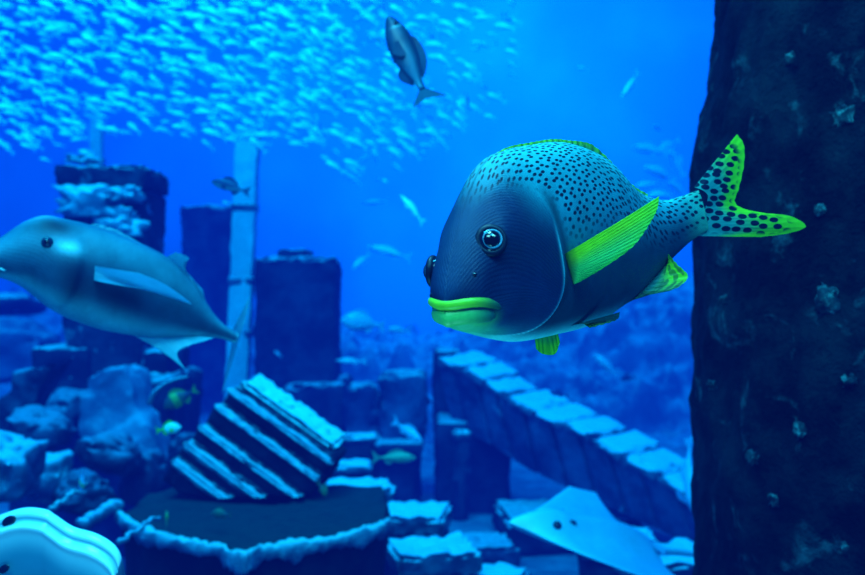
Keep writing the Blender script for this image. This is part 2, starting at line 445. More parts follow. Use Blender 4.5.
# ------------------------------------------------------------------ the spotted fish in front
def main_fish():
    loc = (.013, .915, 1.60)
    R = root('spotted_sweetlips_fish', loc, 'large spotted fish with yellow-green lips and fins swimming close to the camera', 'fish')
    th = [(0, 57), (.2, 56), (.4, 54), (.6, 49), (.8, 36), (1, 22)]
    zz = [(0, 1.682), (.15, 1.703), (.35, 1.735), (.6, 1.765), (.75, 1.771), (.88, 1.786), (1, 1.806)]
    L = .565; sp = []; x, y = .013, .915; N = 40
    for i in range(N+1):
        t = i/N
        sp.append((t, x, y, hermite(zz, t)[0]))
        a = math.radians(hermite(th, t)[0]); x += math.cos(a)*L/N; y += math.sin(a)*L/N
    pr = [(0, .026, .024, .027), (.03, .040, .030, .031), (.07, .068, .040, .037), (.13, .102, .056, .043), (.2, .126, .074, .048),
          (.27, .132, .086, .051), (.35, .130, .095, .053), (.48, .126, .106, .051), (.6, .110, .108, .043), (.70, .084, .094, .033),
          (.8, .054, .066, .022), (.88, .037, .045, .015), (.94, .034, .032, .010), (1, .034, .025, .004)]
    tgill = lambda ph: .275-.11*((abs(ph)-1.6)/1.0)**2*(1 if abs(ph) > 1.6 else .3)
    def bulge(t, ph):
        if ph > PI: ph -= 2*PI
        a = abs(ph)
        tg = tgill(a)
        o = .0045*(1-sstep(tg-.004, tg+.010, t))*sstep(.12, .30, t)*sstep(.7, 1.2, a)*(1-sstep(2.6, 3.0, a))
        # cheek hollow in front of the eye, swollen brow
        o += .004*math.exp(-((t-.115)/.03)**2-((a-.95)/.25)**2)
        o -= .003*math.exp(-((t-.07)/.03)**2-((a-1.5)/.4)**2)
        # mouth groove
        return o
    B = Body(sp, pr, .045, .92, bulge)
    teal, tealL, flank, belly = (.012, .33, .40), (.03, .46, .52), (.003, .065, .10), (.12, .70, .70)
    head, headL, chin = (.001, .022, .078), (.003, .055, .14), (.06, .52, .26)
    lime = (.20, .62, .012)
    def colf(t, ph):
        a = abs(ph)
        tg = tgill(a)
        body = lerp(tealL, teal, sstep(.3, .9, a))
        body = lerp(body, flank, sstep(1.0, 1.9, a))
        body = lerp(body, belly, sstep(2.35, 2.9, a)*(1-sstep(.5, .75, t)))
        # the head's own dark slate colour, teal again on the nape
        nape = sstep(.17, .27, t+.08*(1-sstep(.2, .9, a)))*(1-sstep(.6, 1.25, a+(.12-t)*1.5))
        hd = lerp(headL, head, math.exp(-((a-1.25)/.7)**2))
        hd = lerp(hd, teal, nape*.8)
        hd = lerp(hd, (.02, .20, .28), sstep(2.1, 2.6, a)*.8)
        c = lerp(hd, body, sstep(tg-.06*(1-sstep(.6, 1.2, a))-.004, tg+.004+.05*(1-sstep(.6, 1.2, a)), t))
        # dark shade behind the gill cover, pale rim of it
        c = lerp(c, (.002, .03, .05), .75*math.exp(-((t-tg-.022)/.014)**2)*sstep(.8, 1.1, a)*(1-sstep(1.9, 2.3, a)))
        c = lerp(c, (.22, .85, .9), .95*math.exp(-((t-tg)/.0065)**2)*sstep(1.15, 1.45, a)*(1-sstep(2.5, 2.9, a)))
        k = sstep(1.72, 2.2, a)*(1-sstep(.035, .10, t))
        c = lerp(c, (.10, .60, .16), k)
        c = lerp(c, chin, .6*sstep(2.3, 2.7, a)*(1-sstep(.08, .16, t)))
        c = lerp(c, (.06, .45, .28), sstep(.9, 1, t)*.7)
        sp_ = sstep(tg-.12+.14*sstep(.45, 1.1, a), tg-.05+.12*sstep(.4, 1.1, a), t)*(1-sstep(1.25+.5*sstep(.6, .9, t), 1.6+.7*sstep(.6, .9, t), a))
        return (*c, sp_)
    ms = skin('sweetlips_skin', .5, .35, (.0100, .23, .62), 330, 0, .20, 34, .0013)
    body = B.build('body', ms, R, colf, 220, 128, 1.2)
    M['limefin'] = skin('lime_fin', .45, .3, None, None, .35, .12, 60)
    M['spotfin'] = skin('spotted_lime_fin', .45, .3, (.0125, .34, .2), None, .25, .1, 60)
    # eyes: a bulging socket ring, dark ball, pale iris crescent, pupil
    med = plain('eye_socket', (.001, .012, .035), .45, .3); mei = plain('eye_iris', (.09, .32, .44), .35, .5); mep = plain('eye_pupil', (.001, .003, .01), .08, .9)
    mball = plain('eye_ball', (.002, .012, .035), .12, .8)
    for sgn, te, pe in ((1, .088, .85), (-1, .072, 1.22)):
        ph = pe*sgn
        c = B.pt(te, ph); n = B.nrm(te, ph)
        if sgn < 0: c = c+n*.004
        if sgn > 0: n = (n+Vector((-.25, -.25, 0))).normalized()
        X, Y_, Z = axes_of(n)
        r = .0150
        vs, fs = ball(c-Z*.006, r, (X, Y_, Z), 32, 20, .95)
        eb = mesh('eye', vs, fs, mball, R)
        if sgn > 0: eb['label'] = 'round dark eye with a pale ring facing the camera'
        # ring
        def ring(c0, rr, r2, m, nm):
            vs, fs = [], []
            for i in range(36):
                a = 2*PI*i/36
                d = X*math.cos(a)+Y_*math.sin(a)
                for j in range(10):
                    b = 2*PI*j/10
                    vs.append(c0+d*(rr+r2*math.cos(b))+Z*r2*math.sin(b))
            for i in range(36):
                for j in range(10):
                    fs.append((i*10+j, ((i+1) % 36)*10+j, ((i+1) % 36)*10+(j+1) % 10, i*10+(j+1) % 10))
            return mesh(nm, vs, fs, m, eb)
        eb['_w'] = tuple(loc)
        ring(c-Z*.0002, r*.88, .0040, med, 'socket')
        ring(c+Z*.0050-X*.0011*sgn-Y_*.0004, r*.60, .0011, mei, 'iris')
        vs, fs = ball(c+Z*.0052, r*.55, (X, Y_, Z), 24, 12, .55)
        mesh('pupil', vs, fs, mep, eb)
        # nostril
        cn = B.pt(te-.052, ph*1.10); nn = B.nrm(te-.052, ph*1.10)
        vs, fs = ball(cn, .0024, axes_of(nn), 12, 8, .5)
        mesh('nostril', vs, fs, mep, R)
    # lips: two fleshy tubes round the blunt snout
    ml = skin('lip_skin', .4, .45, None, None, 0, .1, 150)
    def lip(nm, dz, rad, fat, c1, c2, tc):
        pts, rs = [], []
        N = 40
        for i in range(N+1):
            a = -1+2*i/N
            t = .0012+tc*abs(a)**1.7
            ph = math.copysign(1.78+.10*abs(a)+.14*abs(a)**3, a)
            if abs(a) < 1e-6: ph = 1.7
            T, U, S = B.frame(t)
            ph_ = PI/2
            A, Bo, W = B.dims(t)
            s = math.copysign(min(1.0, abs(a)*1.0), a)
            hh = -.004-.012*abs(a)**3+.003*math.sin(abs(a)*PI)+dz*(1-.55*abs(a)**4)
            # outline of the snout at this height
            wv = (W-(.0022 if dz > 0 else .0048))*math.sqrt(max(0, 1-min(1, abs(hh)/max(1e-4, Bo))**2))
            p = B.c(t)+U*hh+S*(wv*math.copysign(1, a) if abs(a) > 1e-6 else 0)
            pts.append(p); rs.append(rad*(1+.15*abs(a)**2)*math.sqrt(max(.02, 1-abs(a)**5)))
        # smooth the run round the front
        for _ in range(10):
            pts = [pts[0]]+[(pts[k-1]+pts[k]*2+pts[k+1])/4 for k in range(1, N)]+[pts[-1]]
        vs, fs = tube(pts, rs, 14)
        vs2 = []
        for q, v in enumerate(vs):
            c0 = pts[q//14]; d = v-c0; vs2.append(c0+Vector((d.x, d.y, d.z*fat)))
        cs = [lerp(c1, c2, sstep(.3, .95, abs(-1+2*(q//14)/N))) for q in range(len(vs))]
        return mesh(nm, vs2, fs, ml, R, cs)
    lip('upper_lip', .0030, .0052, 1.0, (.24, .62, .02), (.012, .12, .08), .082)
    lip('lower_lip', -.0105, .0078, 1.15, (.10, .52, .12), (.010, .14, .12), .076)
    # mouth opening between them
    pts = []
    # caudal fin
    def lc(u, v):
        c = lerp((.05, .42, .25), lime, sstep(.1, .75, v))
        return (*c, (1-sstep(.78, 1.0, v)))
    c1 = B.c(1.0); T, U, S = B.frame(1.0)
    bt, bb = c1+U*.029-T*.006, c1-U*.029-T*.006
    Yt = c1.y
    F = lambda px, py, dy=0: P(px, py, Yt+dy)
    base = [bt, c1+U*.015, c1, c1-U*.015, bb]
    edge = [F(737, 134, .05), F(744, 145, .05), F(744, 165, .045), F(739, 188, .035), F(735, 202, .03), F(745, 209, .03), F(765, 213, .03), F(790, 216, .035), F(806, 226, .04), F(790, 233, .04), F(762, 237, .03)]
    # two lobes: the base sits on the peduncle, upper lobe rises, lower lobe runs back
    base = [F(694, 187, -.004), F(702, 190, -.004), F(707, 194, 0), F(708, 197, 0), F(706, 205, 0), F(704, 212, 0), F(702, 217, 0), F(701, 222, 0), F(700, 227, 0), F(696, 231, 0), F(688, 236, -.004)]
    def tc(u, v):
        k = sstep(.25, .75, v)
        c = lerp((.03, .30, .26), (.16, .58, .02), k)
        edgey = math.exp(-((u-.0)/.07)**2)
        c = lerp(c, (.28, .75, .01), .6*max(sstep(.7, 1, v), sstep(.86, 1, u)*sstep(.3, .7, v)))
        return (*c, (1-sstep(.80, .93, v))*(1-sstep(.88, .98, u)))
    tf = fin('tail_fin', base, edge, M['spotfin'], R, tc, 60, 20, .0007, 20, side=S)
    tf['label'] = 'forked yellow-green tail fin with dark spots'
    # uv in metres for even spots
    me = tf.data
    for l in me.loops:
        co = me.vertices[l.vertex_index].co; me.uv_layers[0].data[l.index].uv = (co.x, co.z*1.0)
    # dorsal fin folded low along the back
    bs, eg = [], []
    for i in range(15):
        t = .22+.60*i/14
        p = B.pt(t, .0); T, U, S = B.frame(t)
        h = .001+.0020*math.sin(PI*min(1, i/14*1.05))**.7+.0060*math.exp(-((t-.60)/.05)**2)
        if i == 14: h = .001
        bs.append(p-U*.004+S*.004); eg.append(p+U*h+T*.007)
    def dc(u, v):
        s = .5+.5*math.sin(u*150)
        c = lerp((.03, .32, .2), (.22, .62, .03), v)
        c = lerp(c, (.004, .03, .03), .75*sstep(.55, .8, s)*(1-.5*v)); return c
    fin('dorsal_fin', bs, eg, M['limefin'], R, dc, 160, 6, .0006, 30)
    # pectoral fin, near side, spread back and up
    c0 = B.pt(.335, 1.62); Yc = c0.y
    G = lambda px, py, Y: P(px, py, Y)
    y0 = Yc+.002
    base = [G(560, 255, y0), G(563, 262, y0), G(567, 270, y0), G(571, 277, y0), G(573, 282, y0)]
    base = [B.pt(.290, 1.50, .001), B.pt(.295, 1.58, .001), B.pt(.300, 1.66, .001), B.pt(.307, 1.75, .001), B.pt(.314, 1.84, .001)]
    yt = y0-.02
    edge = [G(659, 196, yt), G(657, 209, yt), G(648, 226, yt), G(632, 247, yt), G(606, 266, y0-.012), G(584, 279, y0-.006)]
    def pc(u, v):
        c = lerp((.40, .80, .01), (.10, .72, .16), sstep(.1, .55, u))
        c = lerp(c, (.18, .78, .02), sstep(.6, 1, v)*.6)
        r = .5+.5*math.sin(u*34*PI/2)
        c = lerp(c, (.03, .45, .10), .28*r*sstep(.15, .3, u)*sstep(.1, .3, v))
        c = lerp((.05, .10, .02), c, sstep(0, .12, v))
        return c
    pf = fin('pectoral_fin', base, edge, M['limefin'], R, pc, 130, 16, .0005, 17, belly=.02)
    pf['label'] = 'yellow-green pectoral fin raised towards the camera'
    # far pectoral fin, folded on the hidden flank
    b2 = [B.pt(.318+.004*i, -1.6-.08*i, .001) for i in range(5)]
    T, U, S = B.frame(.35)
    e2 = [B.pt(.318, -1.6)+T*.14+U*.03-S*.03, B.pt(.32, -1.6)+T*.135-S*.032, B.pt(.32, -1.6)+T*.11-U*.02-S*.03, B.pt(.32, -1.6)+T*.06-U*.03-S*.02]
    fin('pectoral_fin', b2, e2, M['limefin'], R, pc, 60, 10, .0008, 12)
    # pelvic fins
    def vc(u, v):
        c = lerp((.015, .13, .12), (.10, .22, .02), sstep(.3, .9, u)); return c
    T, U, S = B.frame(.43)
    p0, p1 = B.pt(.37, 2.62), B.pt(.42, 2.62)
    fin('pelvic_fin', [p0, p0.lerp(p1, .5), p1], [G(620, 312, p0.y+.03), G(616, 320, p0.y+.03), G(590, 328, p0.y+.015)], M['limefin'], R, vc, 30, 8, .0006, 8)
    def vy(u, v):
        c = lerp((.03, .4, .1), (.30, .80, .01), sstep(.25, .7, v)); return lerp(c, (.10, .5, .02), .5*(.5+.5*math.sin(u*60)))
    q0, q1 = B.pt(.33, -2.9), B.pt(.38, -2.9)
    yy = q0.y
    fin('pelvic_fin', [G(534, 333, yy), G(542, 333, yy), G(551, 332, yy), G(557, 329, yy)], [G(536, 349, yy), G(543, 354, yy), G(555, 354, yy), G(560, 342, yy)], M['limefin'], R, vy, 40, 8, .0006, 6)
    # anal fin
    def ac(u, v):
        c = lerp((.02, .16, .14), (.25, .68, .01), sstep(.15, .6, v)*(1-.75*sstep(.45, .8, u)))
        c = lerp(c, (.01, .05, .03), .8*sstep(.75, .98, u)*v*.8)
        return (*c, sstep(.3, .4, v)*.6)
    ya = B.c(.8).y
    a0 = [B.pt(.86, 3.0), B.pt(.82, 3.0), B.pt(.78, 3.0), B.pt(.74, 3.0), B.pt(.70, 3.0)]
    fin('anal_fin', a0, [G(668, 254, ya), G(677, 264, ya), G(688, 277, ya), G(672, 290, ya-.01), G(645, 291, ya-.02)], M['spotfin'], R, ac, 40, 10, .0007, 10)
    return B
MB = main_fish()

# ------------------------------------------------------------------ the rock pillar
def pillar():
    R = root('rock_pillar', (.98, 2.06, 0), 'massive dark encrusted rock pillar filling the right side behind the spotted tail', 'pillar')
    vs, fs = [], []
    nz, na = 150, 150
    edge = [(-1.0, 722), (.7, 722), (1.16, 718), (1.47, 713), (1.7, 715), (1.95, 718), (2.3, 734), (3.0, 750), (9.0, 780)]
    for i in range(nz+1):
        z = -.08+4.6*i/nz
        x0 = (hermite(edge, z)[0]-432.5)/FP*2.02
        r = .50
        cx = x0+r*1.02
        for j in range(na):
            a = 2*PI*j/na
            d = Vector((math.cos(a), math.sin(a), 0))
            p = Vector((cx, 2.16, z))+d*r
            o = .022*fnoise(p, 3.0, 1)+.012*fnoise(p, 11, 2)+.006*fnoise(p, 30, 5)
            vs.append(p+d*o)
    for i in range(nz):
        for j in range(na):
            k = (j+1) % na
            fs.append((i*na+j, i*na+k, (i+1)*na+k, (i+1)*na+j))
    fs.append(tuple(reversed(range(na)))); fs.append(tuple(nz*na+j for j in range(na)))
    mesh('rock_shaft', vs, fs, M['pillar'], R)
    # crusts of coral on the shaft
    random.seed(5)
    for k, (px, py, s) in enumerate([(828, 300, 22), (842, 118, 18), (724, 300, 8), (735, 150, 8), (752, 458, 10), (800, 430, 12), (846, 548, 14), (712, 385, 7), (775, 500, 10), (850, 380, 12), (790, 60, 10), (820, 210, 9)]):
        hitY = 1.72
        for it in range(6):
            p = P(px, py, hitY)
            x0 = (hermite(edge, p.z)[0]-432.5)/FP*2.02; cx = x0+.51
            dd = max(0, .25-(p.x-cx)**2); hitY = 2.16-math.sqrt(dd)
        p = P(px, py, hitY)
        n = Vector((p.x-cx, p.y-2.16, 0)).normalized()
        vs, fs = rock_mesh(1, 1, 1, k+40, 3, .9, 2.2)
        X, Y_, Z = axes_of(n); r = s/FP*hitY*.55
        vs = [p+X*v.x*r+Y_*v.y*r*1.1+Z*v.z*.010 for v in vs]
        mesh('coral_crust', vs, fs, M['crust'], R)
M['crust'] = stone('pillar_crust', (.004, .02, .03), (.03, .12, .14), (.06, .2, .24), .8, 28.0, .5, 1.2, 1.0, (.14, .5, .5))
pillar()

# ------------------------------------------------------------------ the big silver trevally on the left
def trevally():
    R = root('giant_trevally', P(110, 345, 2.1), 'big silvery jack fish swimming left in front of the crusted tower', 'fish')
    sp = []
    for t, px, py, Y in ((0, -22, 262, 1.93), (.2, 36, 261, 1.98), (.45, 105, 276, 2.06), (.7, 168, 303, 2.15), (.88, 208, 325, 2.22), (1, 236, 338, 2.27)):
        sp.append((t, *P(px, py, Y)))
    k = 2.05/FP
    pr = [(0, 14*k, 12*k, 12*k), (.08, 22*k, 17*k, 18*k), (.2, 44*k, 33*k, 26*k), (.27, 45*k, 43*k, 30*k), (.36, 45*k, 50*k, 32*k), (.5, 44*k, 52*k, 30*k), (.62, 43*k, 46*k, 25*k),
          (.75, 33*k, 33*k, 17*k), (.86, 17*k, 17*k, 9*k), (.94, 8*k, 8*k, 5*k), (1, 6*k, 6*k, 4*k)]
    tg = lambda a: .33-.05*((a-1.7)/1.2)**2
    def bulge(t, ph):
        if ph > PI: ph -= 2*PI
        a = abs(ph)
        return .006*(1-sstep(tg(a)-.005, tg(a)+.012, t))*sstep(.12, .3, t)*sstep(.7, 1.2, a)*(1-sstep(2.5, 3, a))-.004*math.exp(-((t-.17)/.03)**2-((a-2.0)/.2)**2)
    B = Body(sp, pr, .06, .95, bulge)
    def colf(t, ph):
        a = abs(ph)
        c = lerp((.012, .16, .28), (.035, .26, .36), sstep(.1, .8, a))
        c = lerp(c, (.008, .085, .15), sstep(1.0, 1.7, a))
        c = lerp(c, (.09, .45, .5), sstep(2.0, 2.6, a))
        # darker brow and cheek, pale streak behind the eye
        c = lerp(c, (.0, .008, .03), .95*math.exp(-((t-.235)/.075)**2-((a-.72)/.34)**2))
        c = lerp(c, (.0, .015, .05), .9*math.exp(-((t-.325)/.05)**2-((a-1.8)/.4)**2))
        c = lerp(c, (.2, .8, .95), .8*math.exp(-((t-.28)/.04)**2-((a-1.25)/.13)**2))
        c = lerp(c, (.2, .7, .85), .5*math.exp(-((t-.20)/.05)**2-((a-.15)/.2)**2))
        c = lerp(c, (.0, .012, .045), .9*math.exp(-((t-.50)/.13)**2-((a-1.85)/.28)**2))  # shade under the pectoral fin painted into the flank colour
        return c
    ms = skin('jack_skin', .45, .22, None, 160, 0, .34, 9)
    B.build('body', ms, R, colf, 90, 56, 1.2)
    mf = skin('jack_fin', .45, .3, None, None, .3, .1, 30)
    te, pe = .215, 1.20
    c = B.pt(te, pe); n = B.nrm(te, pe); X, Y_, Z = axes_of(n)
    vs, fs = ball(c-Z*.006, .0135, (X, Y_, Z)); eb = mesh('eye', vs, fs, plain('jack_eye', (.003, .03, .07), .2, .7), R); eb['_w'] = R['_w']
    vs, fs = ball(c+Z*.002, .0072, (X, Y_, Z)); mesh('pupil', vs, fs, plain('jack_pupil', (.001, .004, .012), .1, .8), eb)
    c2 = B.pt(te, -pe); vs, fs = ball(c2, .013); mesh('eye', vs, fs, bpy.data.materials['jack_eye'], R)
    # mouth: pale jaw line
    pts = [B.pt(t, 1.75+.55*(t/.14), .001) for t in np.linspace(.012, .09, 14)]
    vs, fs = tube(pts, [.0036*(1-.5*i/13) for i in range(14)], 8)
    mesh('jaw', vs, fs, plain('jack_jaw', (.16, .62, .72), .4, .4), R)
    fc = lambda u, v: lerp((.06, .42, .55), (.10, .55, .66), v)
    # sickle pectoral fin standing out from the flank
    p0 = B.pt(.375, 1.50, .002); p1 = B.pt(.385, 1.75, .002)
    Y0 = p0.y-.03
    fin('pectoral_fin', [p0, p0.lerp(p1, .5), p1], [P(140, 273, Y0), P(165, 284, Y0+.02), P(192, 304, Y0+.06), P(172, 297, Y0+.04), P(140, 289, Y0+.02), P(112, 284, Y0+.01)], mf, R, lambda u, v: lerp((.12, .6, .78), (.06, .36, .52), sstep(.2, .6, u)), 40, 8, .0006, 9, belly=.03)
    # dorsal, anal, tail
    Yd = B.c(.66).y
    fin('dorsal_fin', [B.pt(.62, 0, -.004), B.pt(.68, 0, -.004), B.pt(.76, 0, -.004), B.pt(.84, 0, -.003)], [P(176, 252, Yd), P(189, 258, Yd), P(183, 266, Yd+.02), P(203, 290, Yd+.05)], mf, R, fc, 30, 6, .001, 8)
    fin('spiny_dorsal_fin', [B.pt(.34, 0, -.004), B.pt(.42, 0, -.004), B.pt(.52, 0, -.004)], [B.pt(.37, 0, .006), B.pt(.44, 0, .008), B.pt(.53, 0, .001)], mf, R, fc, 20, 4, .001, 5)
    Ya = B.c(.68).y
    fin('anal_fin', [B.pt(.60, PI, -.006), B.pt(.67, PI, -.006), B.pt(.74, PI, -.006), B.pt(.86, PI, -.003)], [P(172, 356, Ya), P(186, 370, Ya), P(178, 351, Ya), P(214, 338, Ya+.05)], mf, R, fc, 30, 6, .001, 8)
    c1 = B.c(1); Yt = c1.y
    base = [P(232, 331, Yt), P(232, 334, Yt), P(232, 337, Yt), P(232, 340, Yt), P(232, 343, Yt)]
    edge = [P(250, 296, Yt+.14), P(247, 312, Yt+.10), P(240, 337, Yt+.05), P(232, 364, Yt+.08), P(221, 396, Yt+.12)]
    fin('tail_fin', base, edge, mf, R, fc, 30, 8, .001, 12)
trevally()

# ------------------------------------------------------------------ generic smaller fish
def fish_rig(name, label, cat, L, prof, bend, colf, fincol, mat, fmat, group=None, fork=.5, tailh=.26, dors=(.3, .8, .10), eye=True, taillen=.2, mini=False):
    """fish in its own frame: nose at +x, length L, back up, origin mid-body. bend = sideways sag of the tail"""
    R = empty(name); tag(R, label, cat, group)
    sp = [(t, L*(.5-t*.82), bend*L*max(0, t-.35)**1.6, 0) for t in np.linspace(0, 1, 12)]
    sp = [tuple(float(q) for q in r) for r in sp]
    B = Body(sp, [(t, a*L, b*L, w_*L) for t, a, b, w_ in prof], .05, .95)
    B.build('body', mat, R, colf, 36 if not mini else 14, 20 if not mini else 10, 1.2)
    c = B.c(1); T, U, S = B.frame(1); h = prof[-1][1]*L
    tl = taillen*L
    base = [c+U*h, c+U*h*.5, c, c-U*h*.5, c-U*h]
    edge = [c+T*tl+U*tailh*L, c+T*tl*.85+U*tailh*L*.55, c+T*tl*(1-fork*.6), c+T*tl*.85-U*tailh*L*.55, c+T*tl-U*tailh*L]
    fin('tail_fin', base, edge, fmat, R, lambda u, v: fincol, 20, 5, .002*L, 6)
    a, b, hh = dors
    ts = np.linspace(a, b, 7)
    fin('dorsal_fin', [B.pt(t, 0, -.01*L) for t in ts], [B.pt(t, 0, 0)+Vector((-.04*L, 0, hh*L*math.sin(PI*min(1, (i+.8)/6.6))**.6)) for i, t in enumerate(ts)], fmat, R, lambda u, v: fincol, 20, 4, .002*L, 7)
    ts = np.linspace(.62, .85, 5)
    fin('anal_fin', [B.pt(t, PI, -.01*L) for t in ts], [B.pt(t, PI, 0)+Vector((-.05*L, 0, -hh*.9*L*math.sin(PI*min(1, (i+.8)/4.6)))) for i, t in enumerate(ts)], fmat, R, lambda u, v: fincol, 14, 4, .002*L, 5)
    for s in (1, -1):
        p0, p1 = B.pt(.33, s*1.6, .002*L), B.pt(.35, s*2.0, .002*L)
        o = Vector((0, 1 if (p0-B.c(.33)).y > 0 else -1, 0))
        fin('pectoral_fin', [p0, p0.lerp(p1, .5), p1], [p0+Vector((-.16*L, 0, .01*L))+o*.05*L, p0+Vector((-.17*L, 0, -.04*L))+o*.05*L, p1+Vector((-.10*L, 0, -.05*L))+o*.03*L], fmat, R, lambda u, v: fincol, 10, 4, .002*L, 4)
        if eye:
            vs, fs = ball(B.pt(.13, s*1.15, -.004*L), .022*L if prof[3][1] < .25 else .03*L, nu=12, nv=8)
            mesh('eye', vs, fs, M['dark_eye'], R)
    return R, B

M['dark_eye'] = plain('small_fish_eye', (.002, .01, .03), .2, .6)
sk = skin('small_fish_skin', .4, .4, None, None, 0, .18, 18)
skf = skin('small_fish_fin', .45, .3, None, None, .3, .1, 30)

DEEP = [(0, .03, .03, .02), (.08, .10, .08, .05), (.2, .18, .15, .07), (.35, .22, .19, .085), (.55, .20, .18, .075), (.75, .12, .11, .045), (.9, .05, .05, .02), (1, .04, .04, .012)]
MIDP = [(0, .02, .02, .02), (.08, .06, .05, .04), (.2, .11, .09, .055), (.35, .13, .11, .065), (.55, .12, .10, .055), (.75, .075, .065, .035), (.9, .035, .035, .016), (1, .03, .03, .01)]
SLIM = [(0, .015, .015, .015), (.08, .035, .03, .03), (.2, .06, .055, .042), (.35, .075, .07, .05), (.55, .07, .065, .045), (.75, .045, .04, .028), (.9, .022, .022, .012), (1, .02, .02, .008)]

def place(R, p, heading, pitch=0, roll=0):
    """heading: 180 = nose to the left of the view, 0 = right, 270 = towards the viewer; pitch > 0 lifts the nose (degrees)"""
    R.location = p
    Mx = Matrix.Rotation(math.radians(heading), 4, 'Z') @ Matrix.Rotation(math.radians(-pitch), 4, 'Y') @ Matrix.Rotation(math.radians(roll), 4, 'X')
    R.rotation_euler = Mx.to_euler()

def two(c1, c2, c3=None):
    return lambda t, ph: lerp(c1, c2, sstep(1.3, 2.2, abs(ph)))

# dark fish nose-up near the top
R, B_ = fish_rig('dark_snapper', 'dark fish with its nose up and tail curled, below the top edge of the shoal', 'fish', .285, MIDP, .5,
    lambda t, ph: lerp(lerp((.004, .04, .09), (.008, .07, .14), sstep(.9, 1.6, abs(ph))), (.15, .6, .7), .8*math.exp(-((t-.17)/.012)**2-((abs(ph)-1.3)/.5)**2)),
    (.008, .05, .12), sk, skf, tailh=.16, taillen=.2, dors=(.28, .8, .06))
place(R, P(408, 66, 2.35), 165, 68, 20)
R, B_ = fish_rig('small_dark_fish', 'small dark-backed fish swimming left in front of the pale post', 'fish', .17, MIDP, .1, two((.01, .06, .16), (.08, .4, .5)), (.02, .12, .25), sk, skf, tailh=.13)
place(R, P(231, 187, 3.6), 170, 16)
place_list = [
    ('silver_fish', 'bright silver fish heading down between the arched back and pillar top', P(631, 84, 5.2), .21, SLIM, 205, -52, (.25, .85, .95), (.35, .9, .95)),
    ('silver_fish', 'bright slender silver fish slanting down just left of the spotted fish forehead', P(412, 209, 4.4), .20, SLIM, 145, 45, (.45, .95, 1), (.5, 1, 1)),
    ('silver_fish', 'tiny pale fish high above the arched back of the spotted fish', P(583, 68, 7.5), .10, MIDP, 200, 5, (.2, .8, .9), (.3, .9, .9)),
    ('pale_fish', 'pale fish with a raised tail over the ledge below the spotted fish', P(407, 431, 5.6), .24, MIDP, 330, -28, (.12, .6, .8), (.2, .75, .9)),
    ('yellow_striped_fish', 'slender olive-yellow fish swimming right over the dark ledge', P(394, 458, 4.2), .20, MIDP, 8, -2, (.10, .42, .28), (.08, .40, .34)),
    ('pale_fish', 'pale round fish hovering right of the three towers at mid height', P(364, 323, 8.0), .40, DEEP, 190, 8, (.18, .66, .8), (.2, .7, .85)),
    ('pale_fish', 'small pale fish trailing the round pale one', P(399, 330, 8.4), .22, MIDP, 185, 5, (.18, .66, .8), (.2, .7, .85)),
    ('pale_fish', 'long pale fish swimming left of the spotted fish eye', P(390, 252, 7.6), .42, SLIM, 160, 14, (.2, .72, .85), (.25, .8, .9)),
    ('pale_fish', 'pale fish with head down left of the long pale one', P(362, 261, 7.4), .22, MIDP, 215, -38, (.2, .72, .85), (.25, .8, .9)),
    ('pale_fish', 'flat pale fish low beside the right edge of the nearest faint tower', P(351, 361, 7.8), .26, SLIM, 180, 2, (.25, .8, .9), (.3, .85, .9)),
    ('pale_fish', 'pale fish between the shoal and the slender silver fish', P(375, 202, 8.0), .24, SLIM, 178, -4, (.12, .55, .75), (.15, .6, .8)),
    ('pale_fish', 'pale fish below the shoal slanting down to the right', P(352, 178, 7.8), .30, SLIM, 150, 32, (.12, .55, .75), (.15, .6, .8)),
    ('pale_fish', 'small fish facing the camera above the hazy mound', P(658, 128, 9.0), .17, MIDP, 230, 4, (.2, .72, .85), (.2, .75, .85)),
    ('blue_fish', 'small dark blue fish above the sloping coping slabs', P(559, 394, 5.6), .12, MIDP, 190, 10, (.01, .06, .2), (.01, .08, .25)),
    ('blue_fish', 'dark fish hovering over the rubble right of the ramp top', P(628, 378, 7.2), .17, MIDP, 120, -12, (.01, .06, .16), (.02, .10, .2)),
    ('pale_fish', 'pale fish on edge over the rubble behind the ramp', P(606, 366, 7.6), .28, MIDP, 150, 40, (.12, .5, .7), (.15, .55, .75)),
    ('pale_fish', 'small pale fish in front of the dark middle of the third tower', P(278, 354, 7.8), .10, MIDP, 150, 30, (.14, .6, .75), (.18, .65, .8)),
    ('pale_fish', 'tiny bright fish between the first two towers and the post', P(226, 203, 6.8), .08, MIDP, 240, 0, (.5, 1, 1), (.6, 1, 1)),
]
random.seed(3)
for nm, lb, p, L, pf, hd, pt_, c1, c2 in place_list:
    R, _ = fish_rig(nm, lb, 'fish', L, pf, random.uniform(-.2, .2), two(c1, c2), lerp(c1, c2, .5), sk, skf, mini=True, tailh=.12 if pf is SLIM else .17, dors=(.3, .8, .05 if pf is SLIM else .08))
    place(R, p, hd, pt_)
